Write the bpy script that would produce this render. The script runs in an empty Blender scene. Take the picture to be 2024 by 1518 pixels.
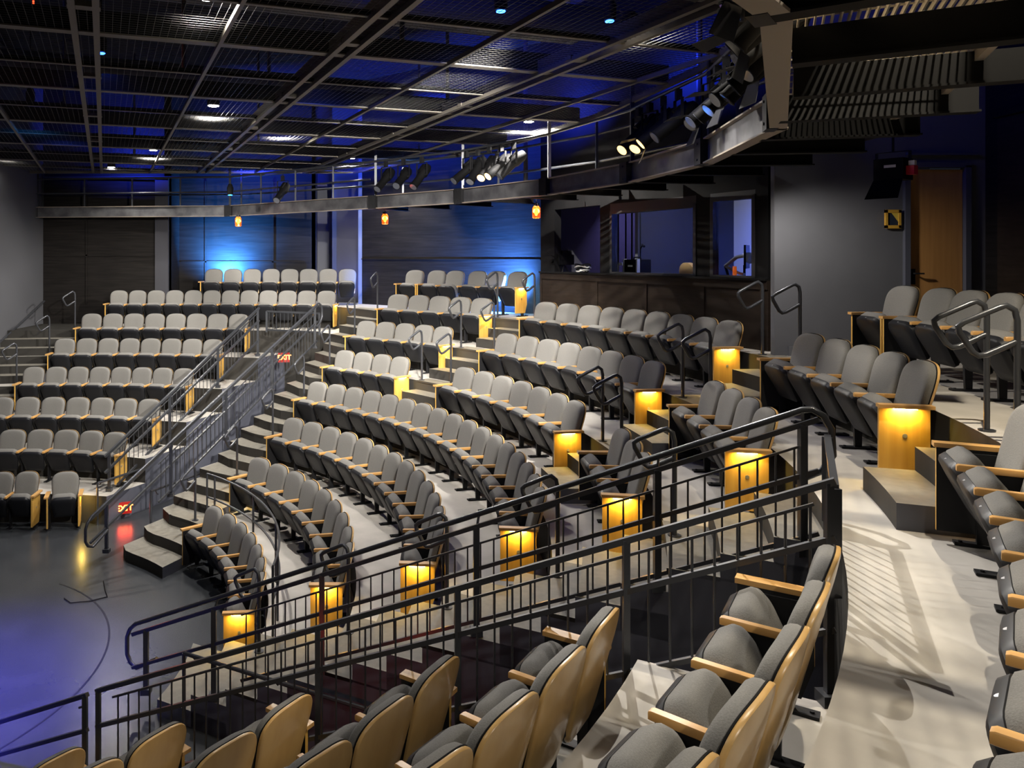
import bpy, math, random
from mathutils import Vector, Matrix
random.seed(7)
C = bpy.context.scene.collection
sc = bpy.context.scene
R = math.radians
H = 4.87                                   # camera height above the stage floor
CX, CY = 6.203, -9.295                     # camera position, origin = stage centre

# ------------------------------------------------------------------ camera
cd = bpy.data.cameras.new('camera'); cam = bpy.data.objects.new('camera', cd); C.objects.link(cam)
cam.location = (CX, CY, H); cam.rotation_euler = (R(90), 0, 0)
cd.sensor_width = 36.0; cd.lens = 36.0 * 1562.8 / 2024; cd.clip_start = 0.05; cd.clip_end = 200
cd.shift_x = (1012 - 752.4) / 2024; cd.shift_y = -(759 - 506.87) / 2024
sc.camera = cam
sc.view_settings.view_transform = 'Standard'; sc.view_settings.look = 'None'
sc.view_settings.gamma = 1.0; sc.view_settings.use_curve_mapping = False
sc.view_settings.exposure = 0.0
# ------------------------------------------------------------------ world: a closed dark hall
w = bpy.data.worlds.new('hall'); sc.world = w; w.use_nodes = True
w.node_tree.nodes['Background'].inputs[0].default_value = (0.30, 0.36, 0.5, 1)
w.node_tree.nodes['Background'].inputs[1].default_value = 0.02

def light(kind, name, loc, target, col, energy, size=0.2, size_y=None, cone=120, blend=0.6, spread=180):
    ld = bpy.data.lights.new(name, kind); ld.color = col; ld.energy = energy
    if kind == 'AREA':
        ld.size = size; ld.spread = R(spread)
        if size_y: ld.shape = 'RECTANGLE'; ld.size_y = size_y
    else:
        ld.shadow_soft_size = size
        if kind == 'SPOT': ld.spot_size = R(cone); ld.spot_blend = blend
    o = bpy.data.objects.new(name, ld); C.objects.link(o); o.location = loc
    d = Vector(target) - Vector(loc); o.rotation_euler = d.to_track_quat('-Z', 'Y').to_euler()
    return o
WARM = (1.0, 0.945, 0.86); BLUE = (0.02, 0.05, 1.0)
GZ = H + 2.2                                # underside of the tension grid
def cp(px, py, z):                          # point of the plane at height z (above camera) seen at a photograph pixel
    Y = 1562.8 * z / (506.87 - py); return (CX + (px - 752.4) * Y / 1562.8, CY + Y, H + z)
# house downlights just above the wire grid: (x, y, z) and power
DOWN = [cp(1245, 43, 2.42), cp(1045, 237, 2.42), cp(422, 205, 2.42), cp(220, 328, 2.28), cp(303, 294, 2.42),
        cp(695, 310, 2.42), cp(12, 300, 2.42), (4.6, -2.0, H + 2.42), (1.0, -3.5, H + 2.42), (4.4, 5.4, H + 2.42), (3.4, -9.0, H + 2.42)]  # the one over the far grid centre is added for its light
DOWN_W = [260, 1400, 1500, 480, 1300, 1050, 50, 320, 130, 1250, 120]
for p, e in zip(DOWN, DOWN_W):
    light('SPOT', 'house_downlight_beam', (p[0], p[1], p[2] - 0.05), (p[0], p[1], 0), WARM, e, 0.025, cone=152, blend=0.6)
# spots crossing over the seating: profile spots and added fills without fixtures
for s, t, e, r in (((8.7, -1.2, 6.6), (7.6, 4.4, 1.7), 2300, .05), ((8.6, -0.8, 6.95), (8.95, -5.3, 3.0), 1100, .010), ((7.2, 0.4, 6.95), (8.6, 5.8, 2.8), 2600, .05), ((8.4, 3.4, 6.6), (9.3, -4.4, 2.6), 500, .02), ((5.6, 6.9, 6.6), (9.0, -4.0, 2.4), 900, .03),  # includes spots added to brighten the middle block and the upper tier floor
                ((7.4, -5.0, 6.6), (2.0, 9.5, 2.0), 4600, .06), ((8.7, 2.0, 6.6), (1.5, 9.5, 2.4), 4800, .06), ((4.0, -3.4, 6.95), (9.4, -6.6, 3.0), 520, .012), ((3.4, -1.6, 6.95), (9.2, -6.6, 3.0), 380, .012), ((7.6, -2.0, 6.95), (5.6, 11.0, 4.0), 5000, .05), ((8.6, -9.8, 7.2), (6.0, -4.6, 1.6), 420, .06)):  # last one added behind the camera to brighten the near seat shells
    light('SPOT', 'spot_and_fill_beam', s, t, (1.0, 0.945, 0.86), e, r, cone=42, blend=0.5)
light('SPOT', 'catwalk_fill', (9.6, -5.0, 8.2), (9.4, -5.0, 5), (1.0, 0.88, 0.68), 1500, 0.05, cone=120, blend=0.8)  # added lamp above the catwalk, only to light the grating bars
light('SPOT', 'spot_and_fill_beam', (5.5, -1.6, 6.95), (12.0, -1.7, 4.45), (1.0, 0.945, 0.86), 1100, 0.04, cone=24, blend=0.6)  # added spot that brightens the top row below the door
# added fill under the catwalk that washes the grey wall and the door
light('SPOT', 'door_wall_fill', (10.7, 0.0, 5.8), (12.3, 0.9, 3.8), (1.0, 0.93, 0.85), 190, 0.08, cone=100, blend=0.9)
# blue wash on the upper walls, from floods along the catwalk
for a, e in ((-38, 30), (-20, 14), (-3, 22), (14, 110), (30, 170), (45, 260), (60, 300), (76, 320), (92, 260)):
    rr = 10.6 if a < 55 else 11.0
    p = Vector((rr * math.cos(R(a)), rr * math.sin(R(a)), 7.5)); q = p * 1.25; q.z = 9.0
    light('AREA', 'blue_wall_wash', p, q, BLUE, e, 1.0, 0.15, spread=150)
# blue floods low behind the rear seats and over the stage
light('SPOT', 'blue_uplight', (1.85, 12.5, 4.35), (1.88, 13.1, 4.85), (0.05, 0.28, 1.0), 5000, 0.06, cone=150, blend=1)
light('SPOT', 'blue_uplight', (9.1, 8.0, 4.0), (8.6, 9.2, 4.8), (0.06, 0.24, 1.0), 7000, 0.06, cone=160, blend=1)
light('SPOT', 'blue_uplight', (5.25, 11.9, 3.75), (5.3, 12.5, 5.2), (0.10, 0.18, 1.0), 130, 0.06, cone=150, blend=1)
light('SPOT', 'blue_stage_flood', (0.6, -4.2, 6.9), (1.35, -0.9, 0), (0.06, 0.05, 1.0), 20000, 0.2, cone=36, blend=1)
light('AREA', 'blue_grid_flood', (-0.5, 3.0, 8.8), (-0.5, 3.0, 10), BLUE, 22, 2.0)
light('AREA', 'blue_grid_flood', (7.0, -1.0, 8.8), (9.0, 1.0, 10), BLUE, 60, 2.0)

# ------------------------------------------------------------------ materials
MATS = {}
def mat(name, col, rough=0.6, metal=0.0, noise=None, bump=0.0, emit=None, stretch=None, col2=None, coat=0):
    m = bpy.data.materials.new(name); m.use_nodes = True; nt = m.node_tree; b = nt.nodes['Principled BSDF']
    b.inputs['Base Color'].default_value = (*col, 1); b.inputs['Roughness'].default_value = rough; b.inputs['Metallic'].default_value = metal
    b.inputs['Coat Weight'].default_value = coat
    if emit:
        b.inputs['Emission Color'].default_value = (*emit[0], 1); b.inputs['Emission Strength'].default_value = emit[1]
    if noise:
        tc = nt.nodes.new('ShaderNodeTexCoord'); mp = nt.nodes.new('ShaderNodeMapping'); n = nt.nodes.new('ShaderNodeTexNoise')
        nt.links.new(tc.outputs['Object'], mp.inputs[0]); nt.links.new(mp.outputs[0], n.inputs['Vector'])
        mp.inputs['Scale'].default_value = stretch or (1, 1, 1)
        n.inputs['Scale'].default_value = noise; n.inputs['Detail'].default_value = 5
        mx = nt.nodes.new('ShaderNodeMix'); mx.data_type = 'RGBA'
        rp = nt.nodes.new('ShaderNodeValToRGB'); rp.color_ramp.elements[0].position = 0.35; rp.color_ramp.elements[1].position = 0.68
        nt.links.new(n.outputs['Fac'], rp.inputs[0]); nt.links.new(rp.outputs[0], mx.inputs[0])
        mx.inputs[6].default_value = (*(col2 or [c * 0.72 for c in col]), 1); mx.inputs[7].default_value = (*col, 1)
        nt.links.new(mx.outputs[2], b.inputs['Base Color'])
        if bump:
            bp = nt.nodes.new('ShaderNodeBump'); bp.inputs['Strength'].default_value = bump; bp.inputs['Distance'].default_value = 0.01
            nt.links.new(n.outputs['Fac'], bp.inputs['Height']); nt.links.new(bp.outputs[0], b.inputs['Normal'])
    MATS[name] = m; return m
fabric = mat('grey_wool', (0.158, 0.153, 0.143), 0.95, noise=160, bump=0.25, col2=(0.126, 0.122, 0.114))
maple = mat('maple_ply', (0.56, 0.35, 0.13), 0.33, noise=7, stretch=(1, 1, 0.15), col2=(0.47, 0.28, 0.095), coat=0.3)
oak = mat('oak_arm', (0.60, 0.34, 0.11), 0.38, noise=9, stretch=(0.2, 3, 3), col2=(0.47, 0.25, 0.075), coat=0.2)
panelw = mat('oak_panel', (0.60, 0.36, 0.085), 0.42, noise=8, stretch=(3, 3, 0.2), col2=(0.53, 0.30, 0.065))
plastic = mat('charcoal_plastic', (0.011, 0.0115, 0.014), 0.45); plastic.node_tree.nodes['Principled BSDF'].inputs['Specular IOR Level'].default_value = 0.2
iron = mat('black_iron', (0.022, 0.022, 0.024), 0.5, 0.3)
steel = mat('slate_painted_steel', (0.052, 0.055, 0.063), 0.32, 0.4)
chrome = mat('bright_metal', (0.7, 0.7, 0.72), 0.3, 0.9)
conc = mat('pale_concrete', (0.45, 0.425, 0.39), 0.75, noise=2.2, col2=(0.36, 0.34, 0.31))
tread = mat('step_vinyl', (0.175, 0.163, 0.135), 0.7, noise=14, col2=(0.14, 0.13, 0.108), stretch=(1, 1, 1))
riser = mat('dark_riser', (0.035, 0.033, 0.030), 0.7)
navy = mat('navy_paint', (0.075, 0.08, 0.105), 0.6)
wallgrey = mat('grey_wall_paint', (0.105, 0.108, 0.122), 0.8, noise=3, col2=(0.098, 0.101, 0.114))
wallnavy = mat('slate_wall_paint', (0.032, 0.032, 0.04), 0.8)
leftpaint = mat('grey_side_wall_paint', (0.07, 0.071, 0.08), 0.8)
darkwood = mat('dark_stained_panel', (0.015, 0.013, 0.012), 0.6, noise=3.0, stretch=(0.5, 0.5, 9), col2=(0.008, 0.007, 0.0065))
boothwood = mat('brown_stained_panel', (0.024, 0.017, 0.013), 0.6, noise=4, stretch=(1, 1, 6), col2=(0.017, 0.012, 0.009))
stagefl = mat('stage_vinyl', (0.042, 0.045, 0.050), 0.26, noise=1.6, col2=(0.030, 0.033, 0.038), bump=0.05)
black = mat('matt_black', (0.006, 0.006, 0.0065), 0.7)
for m_ in (black, darkwood, boothwood, riser, iron): m_.node_tree.nodes['Principled BSDF'].inputs['Specular IOR Level'].default_value = 0.12
beamst = mat('mill_steel', (0.18, 0.18, 0.19), 0.45, 0.5, noise=3, col2=(0.08, 0.08, 0.09))
tanst = mat('taupe_painted_steel', (0.25, 0.21, 0.17), 0.6)
pipe = mat('grid_pipe_steel', (0.14, 0.127, 0.105), 0.5, 0.3)
wire = mat('grid_wire', (0.045, 0.044, 0.042), 0.5, 0.4)
gratm = mat('galvanised_bars', (0.50, 0.44, 0.34), 0.5, 0.3)
ceilm = mat('black_ceiling', (0.004, 0.004, 0.005), 0.9)
duct = mat('duct_metal', (0.10, 0.10, 0.105), 0.5, 0.5)
doorwood = mat('door_veneer', (0.50, 0.26, 0.085), 0.5, noise=6, stretch=(3, 3, 0.2), col2=(0.42, 0.21, 0.065))
glassm = mat('booth_glass', (0.9, 0.95, 1.0), 0.02); glassm.node_tree.nodes['Principled BSDF'].inputs['Transmission Weight'].default_value = 1.0
glassm.node_tree.nodes['Principled BSDF'].inputs['IOR'].default_value = 1.02
boothin = mat('booth_inner_paint', (0.45, 0.45, 0.48), 0.8)
led = mat('warm_led', (1, 0.8, 0.4), 0.5, emit=((1.0, 0.78, 0.25), 40))
lampw = mat('downlight_glow', (1, 1, 1), 0.5, emit=((1.0, 0.93, 0.80), 60))
bulb = mat('amber_filament', (1, 0.5, 0.1), 0.5, emit=((1.0, 0.35, 0.05), 14))
amber = mat('amber_glass', (0.9, 0.30, 0.05), 0.1, emit=((1.0, 0.22, 0.02), 0.15)); amber.node_tree.nodes['Principled BSDF'].inputs['Transmission Weight'].default_value = 0.8
redglow = mat('exit_red', (0.8, 0.05, 0.02), 0.5, emit=((1.0, 0.05, 0.015), 5))
redface = mat('exit_face', (0.12, 0.005, 0.003), 0.5, emit=((1.0, 0.02, 0.01), 0.35))
exitl = mat('exit_letter', (1.0, 0.35, 0.1), 0.5, emit=((1.0, 0.22, 0.04), 9))
lensw = mat('warm_lens', (1, 0.8, 0.5), 0.3, emit=((1.0, 0.62, 0.2), 3.0))
lensd = mat('dark_lens', (0.12, 0.13, 0.16), 0.08, 0.2)
blueled = mat('blue_led', (0.1, 0.3, 1), 0.3, emit=((0.02, 0.12, 1.0), 25))
cyanled = mat('cyan_led', (0.1, 0.5, 1), 0.3, emit=((0.02, 0.35, 1.0), 12))
redplug = mat('red_plastic', (0.55, 0.02, 0.04), 0.4)
whitep = mat('white_paint', (0.7, 0.7, 0.68), 0.5)
lampgrey = mat('grey_enamel', (0.5, 0.5, 0.46), 0.35)
brass = mat('ochre_frame', (0.62, 0.36, 0.05), 0.4)
picdark = mat('picture_dark', (0.02, 0.03, 0.05), 0.5)
picyel = mat('picture_yellow', (0.65, 0.5, 0.08), 0.5)
chalk = mat('floor_line', (0.006, 0.006, 0.007), 0.85)
sash = mat('window_sash', (0.02, 0.02, 0.023), 0.5)

# ------------------------------------------------------------------ mesh helpers
class MB:
    def __init__(s): s.v = []; s.f = []; s.m = []
    def add(s, vs, fs, mi=0):
        n = len(s.v); s.v += [tuple(p) for p in vs]
        for i, f in enumerate(fs):
            s.f.append([n + j for j in f]); s.m.append(mi[i] if isinstance(mi, (list, tuple)) else mi)
    def box(s, c, d, M=None, mi=0):
        vs = [Vector((c[0] + sx * d[0] / 2, c[1] + sy * d[1] / 2, c[2] + sz * d[2] / 2)) for sz in (-1, 1) for sy in (-1, 1) for sx in (-1, 1)]
        if M: vs = [M @ p for p in vs]
        s.add(vs, [(0, 2, 3, 1), (4, 5, 7, 6), (0, 1, 5, 4), (2, 6, 7, 3), (0, 4, 6, 2), (1, 3, 7, 5)], mi)
    def bar(s, a, b, wd, ht, mi=0, up=(0, 0, 1)):
        a = Vector(a); b = Vector(b); d = (b - a); L = d.length; d.normalize(); u = Vector(up)
        sd = d.cross(u)
        if sd.length < 1e-4: sd = d.cross(Vector((1, 0, 0)))
        sd.normalize(); u = sd.cross(d)
        M = Matrix((d, sd, u)).transposed().to_4x4(); M.translation = (a + b) / 2
        s.box((0, 0, 0), (L, wd, ht), M, mi)
    def tube(s, pts, r, n=8, mi=0, closed=False, caps=True):
        P = [Vector(p) for p in pts]; N = len(P); rings = []; prev = None
        for i, p in enumerate(P):
            if closed: d = P[(i + 1) % N] - P[i - 1]
            else: d = P[min(i + 1, N - 1)] - P[max(i - 1, 0)]
            d.normalize()
            if prev is None:
                q = d.cross(Vector((0, 0, 1)))
                if q.length < 1e-3: q = d.cross(Vector((1, 0, 0)))
            else: q = prev - d * prev.dot(d)
            q.normalize(); prev = q; t = d.cross(q)
            rr = r[i] if isinstance(r, (list, tuple)) else r
            rings.append([p + (q * math.cos(2 * math.pi * k / n) + t * math.sin(2 * math.pi * k / n)) * rr for k in range(n)])
        vs = [p for rg in rings for p in rg]; fs = []
        for i in range(N if closed else N - 1):
            a = i * n; b = ((i + 1) % N) * n
            for k in range(n): fs.append((a + k, a + (k + 1) % n, b + (k + 1) % n, b + k))
        if caps and not closed: fs += [tuple(range(n - 1, -1, -1)), tuple(range((N - 1) * n, N * n))]
        s.add(vs, fs, mi)
    def cyl(s, a, b, r, n=16, r2=None, mi=0): s.tube([a, b], [r, r if r2 is None else r2], n, mi)
    def loft(s, rings, mi=0, cap=True):
        n = len(rings[0]); vs = [p for rg in rings for p in rg]; fs = []
        for i in range(len(rings) - 1):
            a = i * n; b = a + n
            for k in range(n): fs.append((a + k, a + (k + 1) % n, b + (k + 1) % n, b + k))
        if cap: fs += [tuple(range(n - 1, -1, -1)), tuple(range((len(rings) - 1) * n, len(rings) * n))]
        s.add(vs, fs, mi)
    def prism(s, poly, z0, z1, mi=0):
        n = len(poly); vs = [(x, y, z0) for x, y in poly] + [(x, y, z1) for x, y in poly]
        s.add(vs, [tuple(range(n - 1, -1, -1)), tuple(range(n, 2 * n))] + [(i, (i + 1) % n, n + (i + 1) % n, n + i) for i in range(n)], mi)
    def mesh(s, name, mats, smooth=False):
        me = bpy.data.meshes.new(name); me.from_pydata(s.v, [], s.f)
        for m in (mats if isinstance(mats, (list, tuple)) else [mats]): me.materials.append(m)
        me.polygons.foreach_set('material_index', s.m)
        if smooth:
            me.polygons.foreach_set('use_smooth', [True] * len(me.polygons))
            try: me.set_sharp_from_angle(angle=R(42))
            except Exception: pass
        me.update(); return me
    def obj(s, name, mats, parent=None, smooth=False):
        return link(name, s.mesh(name, mats, smooth), parent)
def link(name, me, parent=None):
    o = bpy.data.objects.new(name, me); C.objects.link(o)
    if parent: o.parent = parent
    return o
def empty(name, loc=(0, 0, 0), rz=0): 
    o = bpy.data.objects.new(name, None); C.objects.link(o); o.location = loc; o.rotation_euler = (0, 0, rz); o.empty_display_size = 0.2; return o
def tag(o, label, cat, group=None):
    o['label'] = label; o['category'] = cat
    if group: o['group'] = group
    return o
def struct(o, label=None):
    o['kind'] = 'structure'
    if label: o['label'] = label
    return o
def pol(r, a, z=0): return Vector((r * math.cos(R(a)), r * math.sin(R(a)), z))

# ------------------------------------------------------------------ seating geometry (tiers are rings about the stage centre)
RR = [None, 4.776, 5.855, 6.918, 7.973, 8.950, 10.011, 11.086, 12.13]          # radius of the top of the chair backs
ZF = [None, 0.0, 0.51, 0.976, 1.466, 1.98, 2.51, 3.05, 3.59]                    # floor height of each tier
QB = [None, (0, 0, 5.154), (0, 0.012, 6.16), (4.4e-4, .001, 7.2), (4.5e-4, -.0018, 8.286), (3.9e-4, -.0062, 9.511), (7.4e-4, -.0186, 10.382), (8.2e-4, -.0287, 11.251), (2.2e-3, -.0349, 11.817)]
def rad(k, a):
    if k == 0: return 3.9
    if a <= 57: return RR[k]
    x = min(max(a, 64), 108) - 80; q = QB[k]; b = q[0] * x * x + q[1] * x + q[2]
    t = min((a - 57) / 8.0, 1.0); return RR[k] * (1 - t) + b * t
GAP = 0.06
def edge(k, a): return rad(k, a) + GAP          # front edge of tier k+1
def nE(n, a0=-28.0): return lambda r: a0 + math.degrees(math.asin(max(-1, min(1, n / r))))
def nC(n): return nE(n, 62.0)
def const(a): return lambda r: a
def wallL(r): return math.degrees(math.acos(-2.93 / max(r, 3.4)))
def sector(rin, rout, a0, a1, z0, z1, N=40, mb=None, mats=(0, 1, 2)):
    """a solid piece of ring; rin, rout: functions of the angle; a0, a1: functions of the radius"""
    rows = []
    for fn in (rin, rout):
        row = []
        lo = a0(fn(0)); hi = a1(fn(60))
        for _ in range(3): lo = a0(fn(lo)); hi = a1(fn(hi))
        for i in range(N + 1):
            a = lo + (hi - lo) * i / N; row.append(pol(fn(a), a))
        rows.append(row)
    n = N + 1; vs = []
    for z in (z0, z1):
        for row in rows: vs += [(p.x, p.y, z) for p in row]
    T = 2 * n; fs = []; mi = []
    for i in range(N):
        fs.append((T + i, T + n + i, T + n + i + 1, T + i + 1)); mi.append(mats[0])
        fs.append((i, i + 1, n + i + 1, n + i)); mi.append(mats[1])
        fs.append((i, T + i, T + i + 1, i + 1)); mi.append(mats[1])
        fs.append((n + i, n + i + 1, T + n + i + 1, T + n + i)); mi.append(mats[1])
    fs.append((0, n, T + n, T)); mi.append(mats[2]); fs.append((N, T + N, T + n + N, n + N)); mi.append(mats[2])
    mb = mb or MB(); mb.add(vs, fs, mi); return mb
TM = [conc, riser, navy]
NV0, NV1 = -0.5, 1.0           # vomitory beside the near block
MV0, MV1 = -0.08, 1.3          # vomitory beside the far block
st = MB(); st.add([(-16, -14, 0), (15, -14, 0), (15, 15, 0), (-16, 15, 0)], [(0, 1, 2, 3)])
struct(st.obj('floor', stagefl), 'dark glossy stage floor with scuffs')
n_tier = 0
def tier(mb, label):
    o = mb.obj('floor_tier', TM); struct(o, label); return o
for k in range(2, 9):
    rin = lambda a, k=k: edge(k - 1, a)
    rout = (lambda a, k=k: edge(k, a) + 0.02) if k < 8 else (lambda a: 13.0 if a < 50 else 13.6 + max(0, a - 62) * 0.0)
    if k < 7:
        tier(sector(rin, rout, nE(NV1), nC(MV0), 0, ZF[k]), 'pale concrete seating tier of the middle blocks')
        tier(sector(rin, rout, nC(MV1), wallL, 0, ZF[k]), 'pale concrete seating tier of the far left block')
        tier(sector(rin, rout, const(-105), nE(NV0), 0, ZF[k]), 'pale concrete seating tier of the near block')
    else:
        tier(sector(rin, (lambda a: edge(7, a) + .02 if a < 87.5 else 12.4) if k < 8 else (lambda a: 13.3 if a < 55 else 14.5), const(-105), (lambda r: min(wallL(r), 112)) if k == 7 else const(87.5), 0, ZF[k], N=140), 'pale concrete upper seating tier running round the hall')
def steps(k, a0, a1, d=0.35, N=6):
    mb = MB(); h = (ZF[k + 1] - ZF[k]) / 3
    for j in (1, 2):
        sector(lambda a: edge(k, a) - d * (3 - j), lambda a: edge(k, a), a0, a1, ZF[k] - 0.02 if k > 1 else 0, ZF[k] + h * j, N, mb, (0, 1, 2))
    o = mb.obj('floor_step', [tread, riser, navy]); return struct(o, 'vinyl covered aisle step between two tiers')
for k in range(1, 7): steps(k, nE(NV1), nE(2.12), 0.45 if k == 1 else 0.35)
for k in range(1, 8): steps(k, nC(-1.32), nC(MV0 - 0.02), 0.45 if k == 1 else 0.35)
for k in (5, 6, 7): steps(k, const(34.0), const(40.3)) if k < 7 else steps(k, const(34.5), const(39.0))
for k in (5, 6): steps(k, const(-0.4), const(6.0))
steps(7, const(-0.2), const(5.0)); steps(7, const(-22.7), const(-17.4))
AL = [None, 106, 103.5, 105.8, 102.4, 99.4, 97.0, 94.6]       # left end of the far block's rows
for k in range(2, 7): steps(k, const(AL[k] + 0.3), wallL, 0.35, 8)
# tread vinyl on the tier edge in each stair aisle
for k in range(2, 9):
    mb = MB(); e = 0.004
    if k < 8: sector(lambda a: edge(k - 1, a) - 0.012, lambda a: edge(k, a) - (0.7), nE(NV1), nE(2.12), ZF[k] - 0.03, ZF[k] + e, 6, mb, (0, 1, 1)) if k < 7 else None
    sector(lambda a: edge(k - 1, a) - 0.012, lambda a: edge(k, a) - 0.7, nC(-1.32), nC(MV0 - 0.02), ZF[k] - 0.03, ZF[k] + e, 6, mb, (0, 1, 1))
    if 5 < k: sector(lambda a: edge(k - 1, a) - 0.012, lambda a: edge(k - 1, a) + 0.3, const(34.2), const(40), ZF[k] - 0.03, ZF[k] + e, 6, mb, (0, 1, 1))
    if 5 < k: sector(lambda a: edge(k - 1, a) - 0.012, lambda a: edge(k - 1, a) + 0.3, const(-.3), const(5.6), ZF[k] - 0.03, ZF[k] + e, 6, mb, (0, 1, 1))
    struct(mb.obj('floor_tread', [tread, riser]), 'vinyl covered tread at the front of a tier in the stair aisle')
mb = MB(); sector(lambda a: edge(6, a), lambda a: 12.35, const(95.3), wallL, ZF[7] - .02, ZF[7] + .004, 8, mb, (0, 0, 0)); struct(mb.obj('floor_landing', riser), 'dark landing at the head of the left wall stairs')
# circle and lines marked on the stage
mb = MB()
def ringline(r, a0, a1, wdt=0.012, cx=0, cy=0):
    N = 60; vs = []
    for i in range(N + 1):
        a = R(a0 + (a1 - a0) * i / N)
        for q in (r - wdt, r + wdt): vs.append((cx + q * math.cos(a), cy + q * math.sin(a), 0.003))
    mb.add(vs, [(2 * i, 2 * i + 1, 2 * i + 3, 2 * i + 2) for i in range(N)])
ringline(2.85, -100, 60)
o = mb.obj('stage_marking', chalk); tag(o, 'thin dark circle marked on the stage floor', 'floor marking')
# low hatch line lit by the sign: cable lying on the floor
def curve_on_floor(pts, r, name, m, label, cat):
    mb = MB(); mb.tube(pts, r, 6); return tag(mb.obj(name, m, smooth=True), label, cat)
curve_on_floor([(2.05, 2.55, .01), (2.2, 2.2, .01), (2.3, 2.0, .01), (2.1, 1.85, .01), (1.85, 1.8, .01), (1.7, 1.95, .01)], 0.006, 'floor_cable', black, 'black cable loop lying on the stage floor near the stair foot', 'cable')

# ------------------------------------------------------------------ walls and ceiling
def wall(name, pts, z0, z1, m, th=0.12, label=None):
    mb = MB()
    for (a, b) in zip(pts[:-1], pts[1:]):
        a3 = Vector((a[0], a[1], 0)); b3 = Vector((b[0], b[1], 0)); d = (b3 - a3).normalized(); nrm = Vector((d.y, -d.x, 0)) * th
        mb.prism([(a3.x, a3.y), (b3.x, b3.y), (b3.x + nrm.x, b3.y + nrm.y), (a3.x + nrm.x, a3.y + nrm.y)], z0, z1)
    return struct(mb.obj(name, m), label)
TOP = 9.6
def room():
    wall('wall_left', [(-2.93, 13.1), (-2.93, -13)][::-1], 0, TOP, leftpaint, -0.12)
    wall('wall_back', [(-3.05, 12.1), (0.5, 12.1), (0.5, 13.1), (4.35, 13.1)], 0, TOP, darkwood, -0.15)
    wall('wall_recess', [(4.35, 13.1), (4.35, 13.9), (5.6, 13.9), (5.6, 12.0)], 0, TOP, navy, -0.1)
    wall('wall_column', [(4.85, 12.75), (5.6, 12.55)], 3.0, TOP, wallnavy, -0.5)
    wall('wall_diagonal', [(5.62, 12.1), (9.75, 8.2)], 0, TOP, darkwood, -0.15)
    wall('wall_booth_side', [(9.75, 8.2), (9.45, 6.75)], 3.0, TOP, black, -0.12)
    wall('wall_right', [(14.0, 0.9), (14.0, -13)], 0, TOP, darkwood, -0.15)
    wall('wall_door_side', [(11.28, 0.9), (12.95, 0.9)], 0, TOP, wallgrey, -0.1)
    wall('wall_over_door', [(12.95, 0.9), (13.78, 0.9)], 6.02, TOP, wallgrey, -0.1)
    wall('wall_beyond_door', [(13.78, 0.9), (14.1, 0.9)], 0, TOP, wallgrey, -0.1)
    wall('wall_near', [(-2.93, -13), (14.1, -13)], 0, TOP, wallnavy, 0.12)
    mb = MB(); mb.box((5, 0, TOP + .06), (24, 32, 0.12)); struct(mb.obj('ceiling', ceilm))
    # flat battens that divide the panelled back walls
    mb = MB()
    mb.box((2.4, 13.085, 4.72), (3.7, 0.03, 0.04)); mb.box((-1.25, 12.085, 4.9), (3.3, 0.03, 0.04))
    for x, y in ((-1.75, 12.085), (1.25, 13.085), (3.15, 13.085)): mb.box((x, y, 5.3), (0.05, 0.03, 3.4))
    struct(mb.obj('trim_back', darkwood))
    mb = MB(); d = Vector((9.75 - 5.62, 8.2 - 12.1, 0)); L = d.length; d.normalize()
    for z in (4.8,): mb.bar(Vector((5.62, 12.1, z)) + Vector((-d.y, d.x, 0)) * -0.02, Vector((9.75, 8.2, z)) + Vector((-d.y, d.x, 0)) * -0.02, 0.03, 0.018)
    struct(mb.obj('trim_diagonal', darkwood))
    mb = MB(); mb.box((0.30, 12.06, 5.3), (0.36, 0.1, 3.4)); struct(mb.obj('wall_pilaster', wallnavy), 'flat pilaster between two wall panels')
    # dark picture-rail panel on the right wall
    mb = MB(); mb.box((13.95, -3.1, 5.05), (0.06, 7.4, 3.1)); struct(mb.obj('trim_right', boothwood), 'dark acoustic panel on the right wall')
    mb = MB(); mb.box((13.93, -3.1, 6.64), (0.12, 7.5, 0.07)); struct(mb.obj('trim_right_cap', black))
    # skirting under the grey wall
    mb = MB(); mb.box((12.2, 0.88, 3.65), (1.5, 0.03, 0.12)); struct(mb.obj('baseboard_door_side', wallgrey))
room()
def door():
    t = empty('door_1', (13.36, 0.93, 3.59)); struct(t, 'plain wooden door in a dark frame')
    mb = MB(); mb.box((0, 0, 1.2), (0.70, 0.045, 2.40)); mb.obj('door_leaf', doorwood, t)
    mb = MB()
    for x in (-0.39, 0.39): mb.box((x, -0.03, 1.22), (0.07, 0.1, 2.46))
    mb.box((0, -0.03, 2.46), (0.85, 0.1, 0.07)); mb.obj('door_frame', navy, t)
    mb = MB(); mb.box((-0.30, -0.04, 1.02), (0.05, 0.02, 0.2)); mb.cyl((-0.30, -0.04, 1.06), (-0.30, -0.09, 1.06), 0.012, 8); mb.bar((-0.31, -0.09, 1.06), (-0.19, -0.09, 1.06), 0.018, 0.02)
    mb.obj('door_handle', iron, t, True)
    mb = MB(); mb.box((0.06, -0.06, 2.6), (0.9, 0.05, 0.035)); struct(mb.obj('trim_door', navy, t))
door()

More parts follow.
